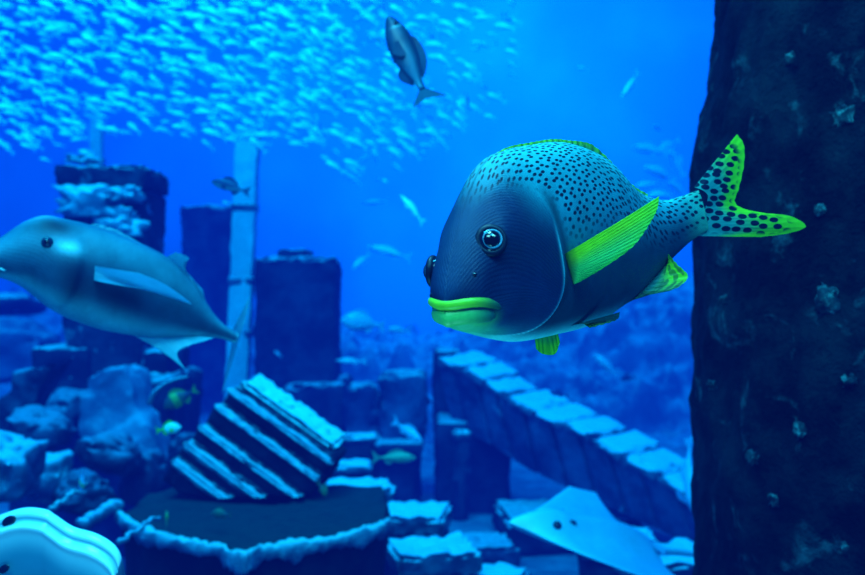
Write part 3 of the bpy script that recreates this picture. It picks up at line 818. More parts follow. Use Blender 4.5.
# deep-bodied reef fish with yellow and white
def band(a, b, c):
    def f(t, ph):
        x = lerp(a, b, sstep(.30, .36, t)*(1-sstep(.52, .58, t)))
        return lerp(x, c, sstep(.72, .78, t))
    return f
for lb, p, L, hd, pt_, cf, fc in [
    ('yellow and white reef fish low beside the left corner of the stair block', P(168, 429, 3.7), .105, 5, 8, band((.25, .95, .9), (.3, .95, .8), (.22, .75, .01)), (.25, .8, .02)),
    ('dark reef fish with dull yellow bands under the silvery tail', P(181, 398, 3.9), .16, 200, -30, band((.02, .10, .10), (.16, .40, .08), (.01, .05, .12)), (.14, .38, .12)),
    ('cyan and yellow reef fish above the pale ray at lower left', P(83, 480, 3.3), .10, 130, -55, band((.15, .75, .9), (.25, .7, .25), (.12, .7, .9)), (.12, .6, .7)),
    ('dull olive reef fish right under the stair block corner', P(323, 489, 3.55), .085, 60, -50, band((.05, .22, .12), (.08, .30, .10), (.04, .2, .16)), (.06, .25, .12)),
    ('small green reef fish against the plinth left of the stair block', P(167, 520, 3.35), .07, 110, 60, band((.05, .3, .12), (.08, .4, .08), (.05, .3, .12)), (.07, .35, .1)),
    ('dim olive fish hiding in the shade beneath the stair block', P(222, 514, 3.38), .085, 170, 0, band((.02, .14, .10), (.03, .18, .10), (.02, .12, .12)), (.03, .16, .1))]:
    R, _ = fish_rig('reef_fish', lb, 'fish', L, DEEP, .1, cf, fc, sk, skf, tailh=.16, taillen=.16)
    place(R, p, hd, pt_)

# ------------------------------------------------------------------ rays
def ray(name, label, T0, span, length, topc, botc, tail=.8, flap=.25, pitch=0, droop=None):
    """diamond ray: nose +x, wings along y, back +z. T0 = placement matrix"""
    R = empty(name); tag(R, label, 'ray'); R.matrix_world = T0
    R.location = T0.to_translation(); R.rotation_euler = T0.to_euler()
    nx, ny = 44, 60
    def outline(s):      # s in [-1,1] across; gives front and back x
        a = abs(s)
        front = length*(.50-.62*a**1.1+.06*math.exp(-(a/.07)**2))
        back = length*(-.42+.20*a-.10*a*a)
        if a > .92: back = max(back-.0, -.35*length)
        if front < back: front = back
        return front, back
    def P3(s, u, side):
        f, b = outline(s)
        x = b+(f-b)*u
        a = abs(s)
        th = length*(.115*math.exp(-(a/.22)**2)+.03*(1-a))*math.sin(PI*min(1, max(0, u**.75)))**.6
        z = flap*span*a**1.8*.5+(droop(s, u) if droop else 0)
        # raised head with the eyes at its sides
        if side > 0: th += length*.035*math.exp(-((a-.0)/.16)**2-((u-.80)/.13)**2)
        return Vector((x, s*span/2, z+side*th*(1 if side > 0 else .55)))
    vs, fs, cs = [], [], []
    for side in (1, -1):
        for i in range(ny+1):
            s = -1+2*i/ny
            for j in range(nx+1):
                vs.append(P3(s, j/nx, side))
                c = topc if side > 0 else botc
                a = abs(s)
                if side > 0: c = lerp(c, botc, .8*sstep(.80, 1.0, j/nx)*(1 if a < .5 else .4))
                cs.append(c)
    o = (ny+1)*(nx+1)
    for i in range(ny):
        for j in range(nx):
            k = i*(nx+1)+j
            fs.append((k, k+nx+1, k+nx+2, k+1)); fs.append((o+k, o+k+1, o+k+nx+2, o+k+nx+1))
    mesh('body', vs, fs, skray, R, cs)
    pts = [Vector((-length*.40-tail*length*t, 0, .02*length+.02*math.sin(t*4))) for t in np.linspace(0, 1, 16)]
    tv, tf = tube(pts, [length*.028*(1-.85*i/15) for i in range(16)], 8)
    mesh('tail', tv, tf, skray, R, [topc]*len(tv))
    for s in (1, -1):
        p = P3(s*.115, .84, 1)
        vs, fs = ball(p+Vector((0, s*length*.008, -length*.012)), length*.026, nu=14, nv=10)
        mesh('eye', vs, fs, M['dark_eye'], R)
        p = P3(s*.105, .72, 1)
        vs, fs = ball(p, length*.022, nu=12, nv=8, squash=.35)
        mesh('spiracle', vs, fs, M['dark_eye'], R)
        b0, b1 = P3(s*.02, .06, 1), P3(s*.13, .10, 1)
        fin('pelvic_fin', [b0, b0.lerp(b1, .5), b1], [b0+Vector((-.10*length, s*.01, -.01)), b1+Vector((-.11*length, 0, -.02)), b1+Vector((-.05*length, s*.05*length, -.01))], skray, R, lambda u, v: topc, 10, 4, .002, 3)
    return R
skray = skin('ray_skin', .35, .5, None, None, 0, .15, 9)
def orient(loc, nose, up):
    n = Vector(nose).normalized(); u = Vector(up); u = (u-n*u.dot(n)).normalized(); s = u.cross(n)
    m = Matrix((n, s, u)).transposed().to_4x4(); m.translation = Vector(loc); return m

ray('pale_stingray', 'pale pointed-nosed ray gliding over the seabed at the bottom right', orient(P(594, 541, 3.5), (-1, -.36, .30), (.30, -.12, 1)), .86, .66, (.12, .62, .80), (.28, .88, .95), tail=.75, flap=.13)
#PART2
M['slabl'] = stone('leaning_slab_stone', (.015, .07, .14), (.04, .17, .28), (.10, .38, .52), .25, 2.2, .5, 1.1)
M['rockp'] = stone('pale_rubble', (.03, .11, .18), (.07, .24, .34), (.18, .55, .7), .35, 6.0, .3, .95)
M['rockd'] = stone('dark_rubble', (.005, .016, .04), (.015, .05, .09), (.05, .2, .3), .1, 5.0, .5, 1.1)
# ------------------------------------------------------------------ lower-left pale ray, seen head-on
def front_ray():
    R = root('cownose_ray', P(30, 575, 1.75), 'glossy white ray with a lobed ridged snout cut off by the bottom left corner', 'ray')
    # spine runs away from the viewer to the left; wide, low body
    Y0 = 1.62
    k = Y0/FP
    nose = P(98, 566, Y0)
    ax = Vector((-1, .28, 0)).normalized()                 # across the head, towards frame left
    bk = Vector((.22, .85, .10)).normalized()              # away from the viewer, along the back
    top = [(-95, 4), (-70, -10), (-45, -22), (-18, -30), (10, -36), (30, -42), (50, -48), (75, -50), (100, -46), (125, -38), (150, -26), (185, -4)]
    vs, fs, cs = [], [], []
    nu, nv = 90, 60
    # crest line in photo pixels, right end first
    crest = [(0, 108, 584), (.04, 119, 566), (.08, 121, 555), (.13, 114, 543), (.22, 96, 532), (.32, 73, 525), (.42, 56, 514), (.52, 46, 508), (.64, 25, 506), (.78, 0, 513), (.9, -25, 524), (1, -50, 540)]
    for i in range(nu+1):
        u = i/nu
        px, py = hermite(crest, u)
        for j in range(nv+1):
            v = j/nv                                       # 0 far behind the crest, .35 crest, 1 belly under the chin
            if v < .35:
                a = (.35-v)/.35
                q = P(px, py, Y0+.02)+Vector((-.04*a, .16*a, -.085*a-.03*a*a))
            else:
                a = (v-.35)/.65
                # double ridge: crest lip, groove, second lip, then the smooth underside
                d = a*.20
                sink = .010*math.exp(-((a-.085)/.022)**2)-.006*math.exp(-((a-.15)/.035)**2)
                inx = -.03*a*(1-u)*1.5
                q = P(px, py, Y0+.02)+Vector((inx, -.018*math.sin(min(1, a*9)*PI/2)+.06*a*a+sink, -.004-d))
            vs.append(q)
            c = (.10, .48, .56)
            if v >= .35:
                a = (v-.35)/.65
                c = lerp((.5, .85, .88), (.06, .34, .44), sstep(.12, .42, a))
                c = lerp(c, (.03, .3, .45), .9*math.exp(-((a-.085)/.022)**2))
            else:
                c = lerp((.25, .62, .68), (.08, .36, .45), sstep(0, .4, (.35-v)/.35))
            cs.append(c)
    for i in range(nu):
        for j in range(nv):
            q = i*(nv+1)+j; fs.append((q, q+1, q+nv+2, q+nv+1))
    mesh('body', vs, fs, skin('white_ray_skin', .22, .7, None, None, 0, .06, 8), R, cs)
    for px, py, r in ((9, 521, .0105), (4, 569, .0085)):
        vs, fs = ball(P(px, py, Y0+.006), r*1.3, (Vector((.85, 0, .5)), Vector((-.5, 0, .85))*.62, Vector((0, -1, 0))), squash=.25)
        mesh('eye' if py < 540 else 'nostril', vs, fs, M['dark_eye'], R)
front_ray()
# pale fish diving behind the pillar
R, _ = fish_rig('pale_fish', 'long pale fish curving down the ramp and behind the rock pillar', 'fish', .62, SLIM, .55, two((.14, .62, .8), (.2, .75, .9)), (.14, .62, .8), sk, skf, tailh=.13, dors=(.4, .55, .05), eye=True)
place(R, P(684, 482, 5.0), 300, -50)

# ------------------------------------------------------------------ ruins
def blocks(name, label, cat, loc, parts, group=None):
    R = root(name, loc, label, cat, group)
    for nm, M_, dims, mat, amp, seed, cell in parts:
        vs, fs = rough_box(*dims, amp=amp, seed=seed, cell=cell)
        mesh(nm, xf(vs, M_), fs, mat, R, sharp=math.radians(40))
    return R
def wpx(x0, x1, Y): return (x1-x0)/FP*Y
def zpx(y, Y): return CZ-(y-287.5)/FP*Y
def xpx(x, Y): return (x-432.5)/FP*Y

# tower with the crusted top
Y = 6.0
z0, z1 = zpx(395, Y), zpx(166, Y)
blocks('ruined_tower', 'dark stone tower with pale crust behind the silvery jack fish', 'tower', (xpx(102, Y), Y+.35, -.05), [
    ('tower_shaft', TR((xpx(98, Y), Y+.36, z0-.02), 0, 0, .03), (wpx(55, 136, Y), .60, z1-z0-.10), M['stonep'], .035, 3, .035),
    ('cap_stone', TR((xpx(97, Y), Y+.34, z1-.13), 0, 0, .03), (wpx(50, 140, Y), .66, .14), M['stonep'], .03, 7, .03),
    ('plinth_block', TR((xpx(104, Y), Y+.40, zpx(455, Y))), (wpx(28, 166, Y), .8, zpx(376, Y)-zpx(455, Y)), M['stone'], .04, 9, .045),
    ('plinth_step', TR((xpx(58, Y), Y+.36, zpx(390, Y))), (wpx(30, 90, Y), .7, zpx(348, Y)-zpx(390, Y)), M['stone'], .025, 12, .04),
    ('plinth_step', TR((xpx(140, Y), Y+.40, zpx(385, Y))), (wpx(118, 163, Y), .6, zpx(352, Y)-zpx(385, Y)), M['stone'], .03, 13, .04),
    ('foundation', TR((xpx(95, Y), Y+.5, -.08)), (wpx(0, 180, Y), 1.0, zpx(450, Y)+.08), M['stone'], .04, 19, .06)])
R0 = [o for o in bpy.data.objects if o.name == 'ruined_tower'][0]
for k, (px, py, sx, sy) in enumerate([(92, 204, 30, 17), (118, 226, 22, 14), (84, 160, 15, 5), (122, 196, 16, 8)]):
    vs, fs = rock_mesh(sx/FP*Y, .07, sy/FP*Y, 60+k, 4, .8, 2.0)
    mesh('coral_growth', xf(vs, TR(P(px, py, Y-.0 if k != 2 else Y+.3))), fs, M['growth'] if 'growth' in M else M['rim'], R0)
# second tower, fainter
Y = 11.0
blocks('distant_tower', 'faint hazy tower between the crusted tower and the pale post', 'tower', (xpx(207, Y), Y+.4, -.05), [
    ('tower_shaft', TR((xpx(207, Y), Y+.4, -.05)), (wpx(182, 236, Y), .8, zpx(207, Y)+.05), M['stone'], .05, 23, .09),
    ('cap_stone', TR((xpx(207, Y), Y+.4, zpx(216, Y))), (wpx(181, 237, Y), .82, .13), M['stone'], .04, 25, .08)])
Y = 8.2
blocks('broken_tower', 'blue square tower with a stepped top right of the pale post', 'tower', (xpx(293, Y), Y+.4, -.05), [
    ('tower_shaft', TR((xpx(293, Y), Y+.4, -.05), 0, 0, .03), (wpx(252, 335, Y), .75, zpx(262, Y)+.05), M['stone'], .035, 33, .06),
    ('cap_stone', TR((xpx(293, Y), Y+.4, zpx(286, Y)), 0, 0, .03), (wpx(252, 334, Y), .75, zpx(257, Y)-zpx(286, Y)), M['stone'], .04, 35, .04),
    ('top_block', TR((xpx(289, Y), Y+.4, zpx(260, Y)), 0, 0, .03), (wpx(274, 305, Y), .5, zpx(250, Y)-zpx(262, Y)), M['stone'], .02, 36, .04),
    ('footing', TR((xpx(315, Y), Y+.3, -.05)), (wpx(285, 347, Y), .9, zpx(382, Y)+.05), M['stone'], .05, 37, .06)])
# pale posts
Y = 8.8
def post(name, label, x_top, x_bot, y_top, y_bot, w_, Y, seed):
    R = root(name, (xpx(x_bot, Y), Y, -.05), label, 'post')
    vs, fs = rough_box(w_/FP*Y, w_/FP*Y, zpx(y_top, Y)+.05, .02, seed, cell=.07)
    a, b = P(x_top, y_top, Y), Vector((xpx(x_bot, Y), Y, -.05))
    sh = (a.x-xpx(x_bot, Y))/(a.z-zpx(y_bot, Y)) if a.z != b.z else 0
    vs = [Vector((v.x+b.x+(v.z+b.z-zpx(y_bot, Y))*sh, v.y+Y, v.z+b.z)) for v in vs]
    mesh('post_shaft', vs, fs, M['post'], R, sharp=math.radians(40))
    for q, yy in enumerate((0.33, .62, .83)):
        zz = zpx(y_top+(y_bot-y_top)*yy, Y); xx = xpx(x_bot, Y)+(zz-zpx(y_bot, Y))*sh
        vs, fs = rough_box(w_/FP*Y*1.05, w_/FP*Y*1.05, .07, .006, seed+q, cell=.06)
        mesh('worn_band', xf(vs, TR((xx, Y, zz))), fs, M['slab'], R)
post('pale_post', 'tall pale square post leaning slightly between the hazy towers', 249, 238, 128, 380, 23, Y, 41)
post('thin_post', 'thin pale post rising behind the crusted tower top', 97, 97, 96, 300, 12, 10.2, 43)

# tilted stair block
def stairs():
    global SB
    Y = 3.80
    O = P(250, 466, Y+.14)
    SB = R = root('toppled_stair_block', P(250, 505, Y+.1), 'toppled block of stone steps with pale treads lying tilted on the dark plinth', 'stair block')
    A = Vector((.81, -.16, -.54)).normalized()
    C = Vector((.50, -.30, .80)); C = (C-A*C.dot(A)).normalized()
    D = C.cross(A); D.normalize()
    if D.y < 0: D = -D
    M_ = Matrix((A, D, C)).transposed().to_4x4()
    rise, tread = .088, .075
    L = .56
    # from the lowest riser upward; each step a worn slab
    levels = [(0, 0, .155), (.055, .155, .060), (.105, .215, .105), (.15, .320, .090)]
    z = -.235; y = -.12
    hs = [.110, .068, .072, .098, .070]
    dy = [0, .05, .055, .052, .055]
    yy = y
    for k, h in enumerate(hs):
        yy += dy[k]
        dep = .40-(yy-y)
        vs, fs = rough_box(L*(1+.02*math.sin(k*3)), dep, h+.004, .008, 70+k, cell=.018, chip=.8)
        T = Matrix.Translation(Vector((.004*math.sin(k*5), yy+dep/2, z)))
        Mx = Matrix.Translation(O) @ M_ @ T
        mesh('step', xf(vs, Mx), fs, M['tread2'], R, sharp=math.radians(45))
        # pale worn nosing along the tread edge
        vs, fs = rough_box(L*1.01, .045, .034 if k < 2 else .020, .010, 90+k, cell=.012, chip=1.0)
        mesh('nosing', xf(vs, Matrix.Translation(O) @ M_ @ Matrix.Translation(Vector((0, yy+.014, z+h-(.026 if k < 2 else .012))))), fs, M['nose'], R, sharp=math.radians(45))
        z += h
    vs, fs = rough_box(L*.9, .16, .045, .02, 99, cell=.015, chip=1.0)
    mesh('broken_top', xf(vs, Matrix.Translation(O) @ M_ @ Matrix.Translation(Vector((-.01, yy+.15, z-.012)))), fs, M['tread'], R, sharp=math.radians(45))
M['growth'] = stone('tower_growth', (.03, .16, .25), (.10, .42, .55), (.25, .72, .85), .5, 5.0, .1, .9)
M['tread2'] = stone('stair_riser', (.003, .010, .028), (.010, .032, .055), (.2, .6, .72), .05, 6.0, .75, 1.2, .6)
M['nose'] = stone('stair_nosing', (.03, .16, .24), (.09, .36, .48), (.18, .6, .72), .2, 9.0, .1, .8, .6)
for c in R0.children:
    if c.name.startswith('coral_growth'): c.data.materials[0] = M['growth']
stairs()

# foreground plinth: worn slab with a crusted front rim
def plinth():
    zt = .80
    R = root('stone_plinth', (-.75, 3.6, 0), 'dark stone platform with a pale crusted front edge at the bottom left', 'plinth')
    def on(px, py): Yq = (CZ-zt)*FP/(py-287.5); return Vector((xpx(px, Yq), Yq, zt))
    rim = [on(*q) for q in ((120, 512), (132, 520), (148, 529), (170, 535), (195, 540), (218, 544), (232, 552), (248, 554), (262, 546), (290, 542), (320, 538), (350, 532), (375, 525), (389, 519))]
    back = [Vector((xpx(386, 4.2), 4.2, zt)), Vector((xpx(300, 4.3), 4.3, zt)), Vector((xpx(200, 4.3), 4.3, zt)), Vector((xpx(150, 4.1), 4.1, zt))]
    # densify
    def dens(pl, n):
        tab = [(i, *p) for i, p in enumerate(pl)]
        return [Vector(hermite(tab, (len(pl)-1)*i/n)) for i in range(n+1)]
    fr = dens(rim, 120)
    bk_ = []
    loop_b = [fr[-1]]+back+[fr[0]]
    for a, b in zip(loop_b[:-1], loop_b[1:]):
        for i in range(12): bk_.append(a.lerp(b, i/12))
    ring = fr[:-1]+bk_
    n = len(ring); cen = sum(ring, Vector())/n
    vs, fs = [], []
    prof = [(0.0, .0), (.4, 0), (.75, 0), (.92, 0), (.985, -.004), (1.0, -.02), (1.0, -.05), (.985, -.08), (.97, -.16), (.97, -.3), (.975, -.45), (.98, -.6), (.99, -.84)]
    for r, dz in prof:
        for p in ring:
            q = cen.lerp(p, r); q = Vector((q.x, q.y, zt+dz))
            am = .02 if r > .9 else .01
            q += Vector((am*fnoise(q, 6, 2), am*1.5*fnoise(q, 6, 3), (.5 if r < .97 else .9)*am*fnoise(q, 7, 4)))
            vs.append(q)
    for i in range(len(prof)-1):
        for j in range(n):
            k = (j+1) % n; fs.append((i*n+j, i*n+k, (i+1)*n+k, (i+1)*n+j))
    fs.append(tuple(reversed(range(n))))
    mesh('platform', vs, fs, M['plinth'], R, sharp=math.radians(50))
    # crust hanging along the rim
    vs, fs = [], []
    m = len(fr)
    for i, p in enumerate(fr):
        out = (p-cen); out.z = 0; out.normalize()
        w_ = .030*(.6+.7*abs(fnoise(p, 9, 8)))+.012
        hh = .034*(.5+1.0*abs(fnoise(p, 12, 9)))+.02*math.exp(-((p.x-fr[58].x)/.06)**2)+.006
        for a in range(9):
            th = PI*2*a/9
            q = p+out*(.004+.020*math.cos(th)*(w_/.03))+Vector((0, 0, -.012+hh*.9*math.sin(th)-hh*.35))
            q += Vector((fnoise(q, 30, 1), fnoise(q, 30, 2), fnoise(q, 30, 3)))*.010
            vs.append(q)
    for i in range(m-1):
        for a in range(9):
            b = (a+1) % 9; fs.append((i*9+a, i*9+b, (i+1)*9+b, (i+1)*9+a))
    fs.append(tuple(range(9))); fs.append(tuple(reversed([(m-1)*9+a for a in range(9)])))
    mesh('crusted_rim', vs, fs, M['rim'], R)
plinth()

# ramp with coping slabs
def ramp_():
    R = root('stone_ramp', (1.0, 6.3, -.05), 'sloping stone ramp wall with pale coping slabs descending right towards the pillar', 'ramp')
    tl = [(0, 438, 362, 7.2), (.14, 470, 374, 6.95), (.30, 500, 394, 6.75), (.48, 545, 418, 6.4), (.66, 592, 440, 6.1), (.83, 640, 468, 5.8), (1, 695, 500, 5.5), ]
    bl = [(0, 455, 430, 7.2), (.14, 478, 442, 6.95), (.30, 505, 462, 6.75), (.48, 548, 486, 6.4), (.66, 592, 508, 6.1), (.83, 640, 530, 5.8), (1, 695, 556, 5.5)]
    N = 100; K = 18
    vs, fs = [], []
    for i in range(N+1):
        u = i/N
        a = P(*hermite(tl, u)); b = P(*hermite(bl, u)); b.x = a.x; b.y = a.y
        for side in (0, 1):
            for k in range(K+1):
                v = k/K
                q = a.lerp(b, v)+Vector((.28, .62, 0))*side
                joint = math.exp(-(((u*9) % 1-.5)/.05)**2)
                slope = Vector((.12*v, 0, 0))
                if side == 0: q += Vector((-.4, -1, 0)).normalized()*(.03*fnoise(q, 4, 3)-.05*joint)
                vs.append(q+slope)
    st = 2*(K+1)
    for i in range(N):
        for k in range(K):
            o = i*st+k; fs.append((o, o+1, o+st+1, o+st)); o2 = o+K+1; fs.append((o2, o2+st, o2+st+1, o2+1))
        o = i*st; fs.append((o, o+st, o+st+K+1, o+K+1)); fs.append((o+K, o+2*K+1, o+st+2*K+1, o+st+K))
    for i in (0, N):
        for k in range(K):
            o = i*st+k; fs.append((o, o+K+1, o+K+2, o+1))
    mesh('side_wall', vs, fs, M['stoneblue'], R, sharp=math.radians(60))
    for s in range(9):
        u = (s+.5)/9
        a = P(*hermite(tl, u)); a0 = P(*hermite(tl, s/9)); a1 = P(*hermite(tl, (s+1)/9))
        d = (a1-a0); Ls = d.length*.93
        X = d.normalized(); Yv = Vector((.35, 1, 0)); Yv = (Yv-X*Yv.dot(X)).normalized(); Z = X.cross(Yv)
        if Z.z < 0: Z = -Z
        Mx = Matrix((X, Yv, Z)).transposed().to_4x4()
        vs, fs = rough_box(Ls, .42, .07, .018, 120+s, cell=.04, chip=.9)
        tilt = Euler((.20+.05*math.sin(s*2.3), .03*math.sin(s*1.7), .02*math.sin(s))).to_matrix().to_4x4()
        Mx = Matrix.Translation(a+Yv*.18+Z*.015) @ Mx @ tilt
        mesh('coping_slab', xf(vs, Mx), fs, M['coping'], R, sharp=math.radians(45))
    # solid wall under the upper part and the top landing
    for nm, x0, x1, y0, y1, Yq, dp, sd in (('support_pier', 436, 512, 424, 560, 6.95, .8, 131), ('landing', 434, 462, 352, 440, 7.35, .5, 133)):
        vs, fs = rough_box(wpx(x0, x1, Yq), dp, zpx(y0, Yq)-max(-.05, zpx(y1, Yq)) if nm != 'support_pier' else zpx(y0, Yq)+.05, .03, sd, cell=.05)
        mesh(nm, xf(vs, TR((xpx((x0+x1)/2, Yq), Yq+dp/2+.12, -.05 if nm == 'support_pier' else zpx(y1, Yq)))), fs, M['stone'], R, sharp=math.radians(45))
M['stoneblue'] = stone('ramp_wall_stone', (.008, .035, .09), (.04, .14, .25), (.16, .5, .62), .25, 3.0, .6, 1.1)
ramp_()

# low wall between the towers and the ramp, with ledges
Y = 7.35
blocks('ruined_wall', 'low dark broken wall running left from the foot of the ramp', 'wall', (xpx(390, Y), Y+.3, -.05), [
    ('wall_block', TR((xpx(402, Y), Y+.25, zpx(442, Y)), 0, 0, .02), (wpx(376, 422, Y), .4, zpx(375, Y)-zpx(442, Y)), M['stoneblue'], .05, 141, .05),
    ('wall_block', TR((xpx(360, Y), Y+.3, zpx(442, Y)), 0, 0, -.04), (wpx(345, 378, Y), .35, zpx(388, Y)-zpx(442, Y)), M['stoneblue'], .05, 142, .05),
    ('ledge', TR((xpx(385, Y), Y+.15, zpx(449, Y))), (wpx(342, 418, Y), .6, zpx(440, Y)-zpx(449, Y)), M['stone'], .02, 143, .05),
    ('wall_base', TR((xpx(385, Y), Y+.2, -.05)), (wpx(345, 415, Y), .5, zpx(449, Y)+.05), M['stone'], .05, 144, .06)])

# flat pale slabs: the broken steps in the middle
def slab_(name, label, cat, px, py, Y, w_, d_, h_, rz, seed, mat='slab', rx=0, ry=0, group=None):
    R = root(name, (xpx(px, Y), Y, 0), label, cat, group)
    zt = zpx(py, Y)
    vs, fs = rough_box(w_, d_, h_, min(.03, h_*.25), seed, cell=max(.02, min(w_, d_)/22), chip=1.0)
    mesh('slab', xf(vs, TR((xpx(px, Y), Y, zt-h_), rx, ry, rz)), fs, M[mat], R, sharp=math.radians(45))
    # rubble bed that carries it down to the sand
    if zt-h_ > .06:
        vs, fs = rough_box(w_*.92, d_*.9, zt-h_+.05, .04, seed+500, cell=.06)
        mesh('rubble_bed', xf(vs, TR((xpx(px, Y), Y, -.04), 0, 0, rz)), fs, M['stone'], R, sharp=math.radians(45))
    return R
for a in [
    ('fallen_slab', 'pale broad slab beside the right end of the dark platform', 'slab', 358, 484, 5.4, .40, .34, .10, .1, 201),
    ('fallen_slab', 'rough pale slab stepping down right of the dark platform', 'slab', 414, 509, 4.9, .36, .40, .10, -.15, 202),
    ('fallen_slab', 'largest pale slab at the bottom centre edge', 'slab', 432, 545, 4.4, .40, .34, .12, .25, 203),
    ('ledge_stone', 'bright small ledge stone behind the stair block', 'stone', 360, 434, 6.7, .26, .20, .05, 0, 204),
    ('ledge_stone', 'thin pale ledge stone below the bright one behind the stair block', 'stone', 347, 462, 6.2, .34, .25, .05, .05, 205),
    ('ledge_stone', 'pale chip of stone against the foot of the ramp landing', 'stone', 461, 430, 6.9, .12, .12, .07, .4, 206),
    ('fallen_slab', 'flat pale slab lying in shadow under the sloping ramp wall', 'slab', 532, 480, 8.7, .60, .60, .06, 0, 207),
    ('seabed_block', 'low dark worn block between the platform and the pale ray', 'block', 478, 540, 5.6, .40, .4, .2, .2, 208, 'stoneblue'),
    ('fallen_slab', 'pale slab fragment at the bottom edge left of the ray', 'slab', 500, 571, 4.5, .26, .24, .1, -.3, 209),
    ('fallen_slab', 'rough pale slab between the ray tail and the rock pillar', 'slab', 668, 552, 4.3, .40, .4, .12, .2, 210),
    ('fallen_slab', 'mottled slab half buried right behind the ray', 'slab', 616, 536, 5.0, .42, .4, .08, -.1, 211),
    ('dark_block', 'dark block in shade under the slanting middle of the ramp', 'block', 565, 510, 6.4, .9, .7, .2, .1, 212, 'stone'),
]: slab_(*a)

# left rubble
def rock_(name, label, cat, px, py, Y, sx, sy, sz, seed, mat='rockl', rot=(0, 0, 0), amp=.35, fr=1.4, group=None):
    o = empty(name, P(px, py, Y)); o['_w'] = tuple(P(px, py, Y)); tag(o, label, cat, group)
    vs, fs = rock_mesh(sx/FP*Y, sy, sz/FP*Y, seed, 4, amp, fr)
    mesh('stone', xf(vs, TR(P(px, py, Y), *rot)), fs, M[mat], o, sharp=math.radians(60))
    return o
def wedge(name, label, pts, Y, dep, mat, seed, yshift=None):
    """broken slab standing on edge: outline given in the view, real thickness dep"""
    c = P(*np.mean(pts, axis=0), Y)
    R = root(name, (c.x, Y, 0), label, 'slab')
    bm = bmesh.new()
    vsb = [bm.verts.new(P(px, py, Y+(yshift[i] if yshift else 0))) for i, (px, py) in enumerate(pts)]
    f = bm.faces.new(vsb)
    r = bmesh.ops.extrude_face_region(bm, geom=[f])
    for v in r['geom']:
        if isinstance(v, bmesh.types.BMVert): v.co += Vector((.02, dep, .01))
    bmesh.ops.triangulate(bm, faces=bm.faces[:])
    bmesh.ops.subdivide_edges(bm, edges=bm.edges[:], cuts=7, use_grid_fill=True)
    for v in bm.verts:
        q = v.co
        v.co = q+Vector((fnoise(q, 5, seed), fnoise(q, 5, seed+1), fnoise(q, 5, seed+2)))*.035
    bmesh.ops.recalc_face_normals(bm, faces=bm.faces[:])
    bm.verts.index_update()
    vs = [v.co.copy() for v in bm.verts]; fs = [tuple(a.index for a in f.verts) for f in bm.faces]; bm.free()
    return mesh('slab', vs, fs, M[mat], R, sharp=math.radians(55))
wedge('leaning_slab', 'pale triangular slab leaning against the dark foot of the crusted tower', [(84, 392), (92, 374), (122, 368), (131, 376), (138, 412), (150, 440), (161, 462), (128, 470), (95, 458), (78, 432)], 5.2, .22, 'slabl', 1, [.25, .3, .3, .3, .15, .05, 0, 0, 0, .1])
wedge('leaning_slab', 'dark leaning slab with a pale lip at the left edge beside the tower foot', [(12, 392), (14, 374), (40, 371), (56, 362), (50, 376), (36, 395), (20, 424), (-14, 452), (-14, 410)], 4.9, .2, 'rockl', 5)
for a in [
    ('boulder', 'rounded boulder with a pale crown under the left leaning slab', 'boulder', 40, 430, 4.7, 28, .16, 20, 301, 'rockl', (0, .25, 0)),
    ('boulder', 'long dark boulder below the pale triangular slab', 'boulder', 112, 454, 4.5, 30, .15, 19, 302, 'rockl', (0, .35, 0)),
    ('boulder', 'pale lumpy boulder cut by the left edge above the white ray', 'boulder', 5, 470, 4.0, 32, .2, 34, 303, 'rockp', (0, 0, 0)),
    ('boulder', 'pale upright boulder right above the white ray', 'boulder', 50, 478, 4.5, 22, .16, 26, 304, 'rockp', (0, .2, 0)),
    ('boulder', 'dark rounded boulder leaning on the left end of the stair block', 'boulder', 146, 478, 4.75, 24, .14, 30, 305, 'rockd', (0, 0, 0)),
    ('boulder', 'dark boulder between the cyan reef fish and the platform', 'boulder', 84, 494, 3.95, 26, .16, 20, 306, 'rockd', (0, .1, 0)),
    ('boulder', 'small stone under the dull yellow banded reef fish', 'boulder', 190, 452, 5.2, 18, .15, 20, 307, 'rockd', (0, 0, 0)),
    ('boulder', 'bluish boulder between the leaning slabs', 'boulder', 66, 412, 5.75, 26, .2, 22, 308, 'rockl', (0, -.2, 0)),
    ('boulder', 'hazy boulder at the far left edge behind the jack fish', 'boulder', 14, 356, 8.4, 42, .4, 32, 309, 'haze_rock', (0, 0, 0)),
    ('boulder', 'dark hazy ledge of rock at the far left under the jack fish chin', 'boulder', 8, 306, 9.0, 30, .4, 12, 310, 'stone', (0, 0, 0)),
]: rock_(*a)
def pole_(name, label, cat, a, b, r0, r1, mat):
    R = root(name, b, label, cat)
    n = 24; pts = [Vector(a).lerp(Vector(b), i/n)+Vector((fnoise((i*.3, 0, 0), 1, 5), 0, fnoise((0, i*.3, 0), 1, 6)))*.012 for i in range(n+1)]
    vs, fs = tube(pts, [r0+(r1-r0)*i/n+.004*fnoise((i*.7, 3, 1), 1, 3) for i in range(n+1)], 10)
    mesh('shaft', vs, fs, M[mat], R)
pole_('fallen_pole', 'thin pale pole slanting down in front of the boulders above the white ray', 'pole', P(78, 490, 3.2), P(50, 510, 3.1), .008, .009, 'rim')
pole_('fallen_pole', 'crusty dark pole slanting from the white ray up to the platform corner', 'pole', P(158, 516, 3.25), P(118, 543, 3.05), .007, .009, 'rockp')
pole_('fallen_beam', 'mottled broken beam lying behind the slanting dark pole', 'beam', P(118, 503, 3.75), P(80, 526, 3.55), .024, .026, 'rockp')
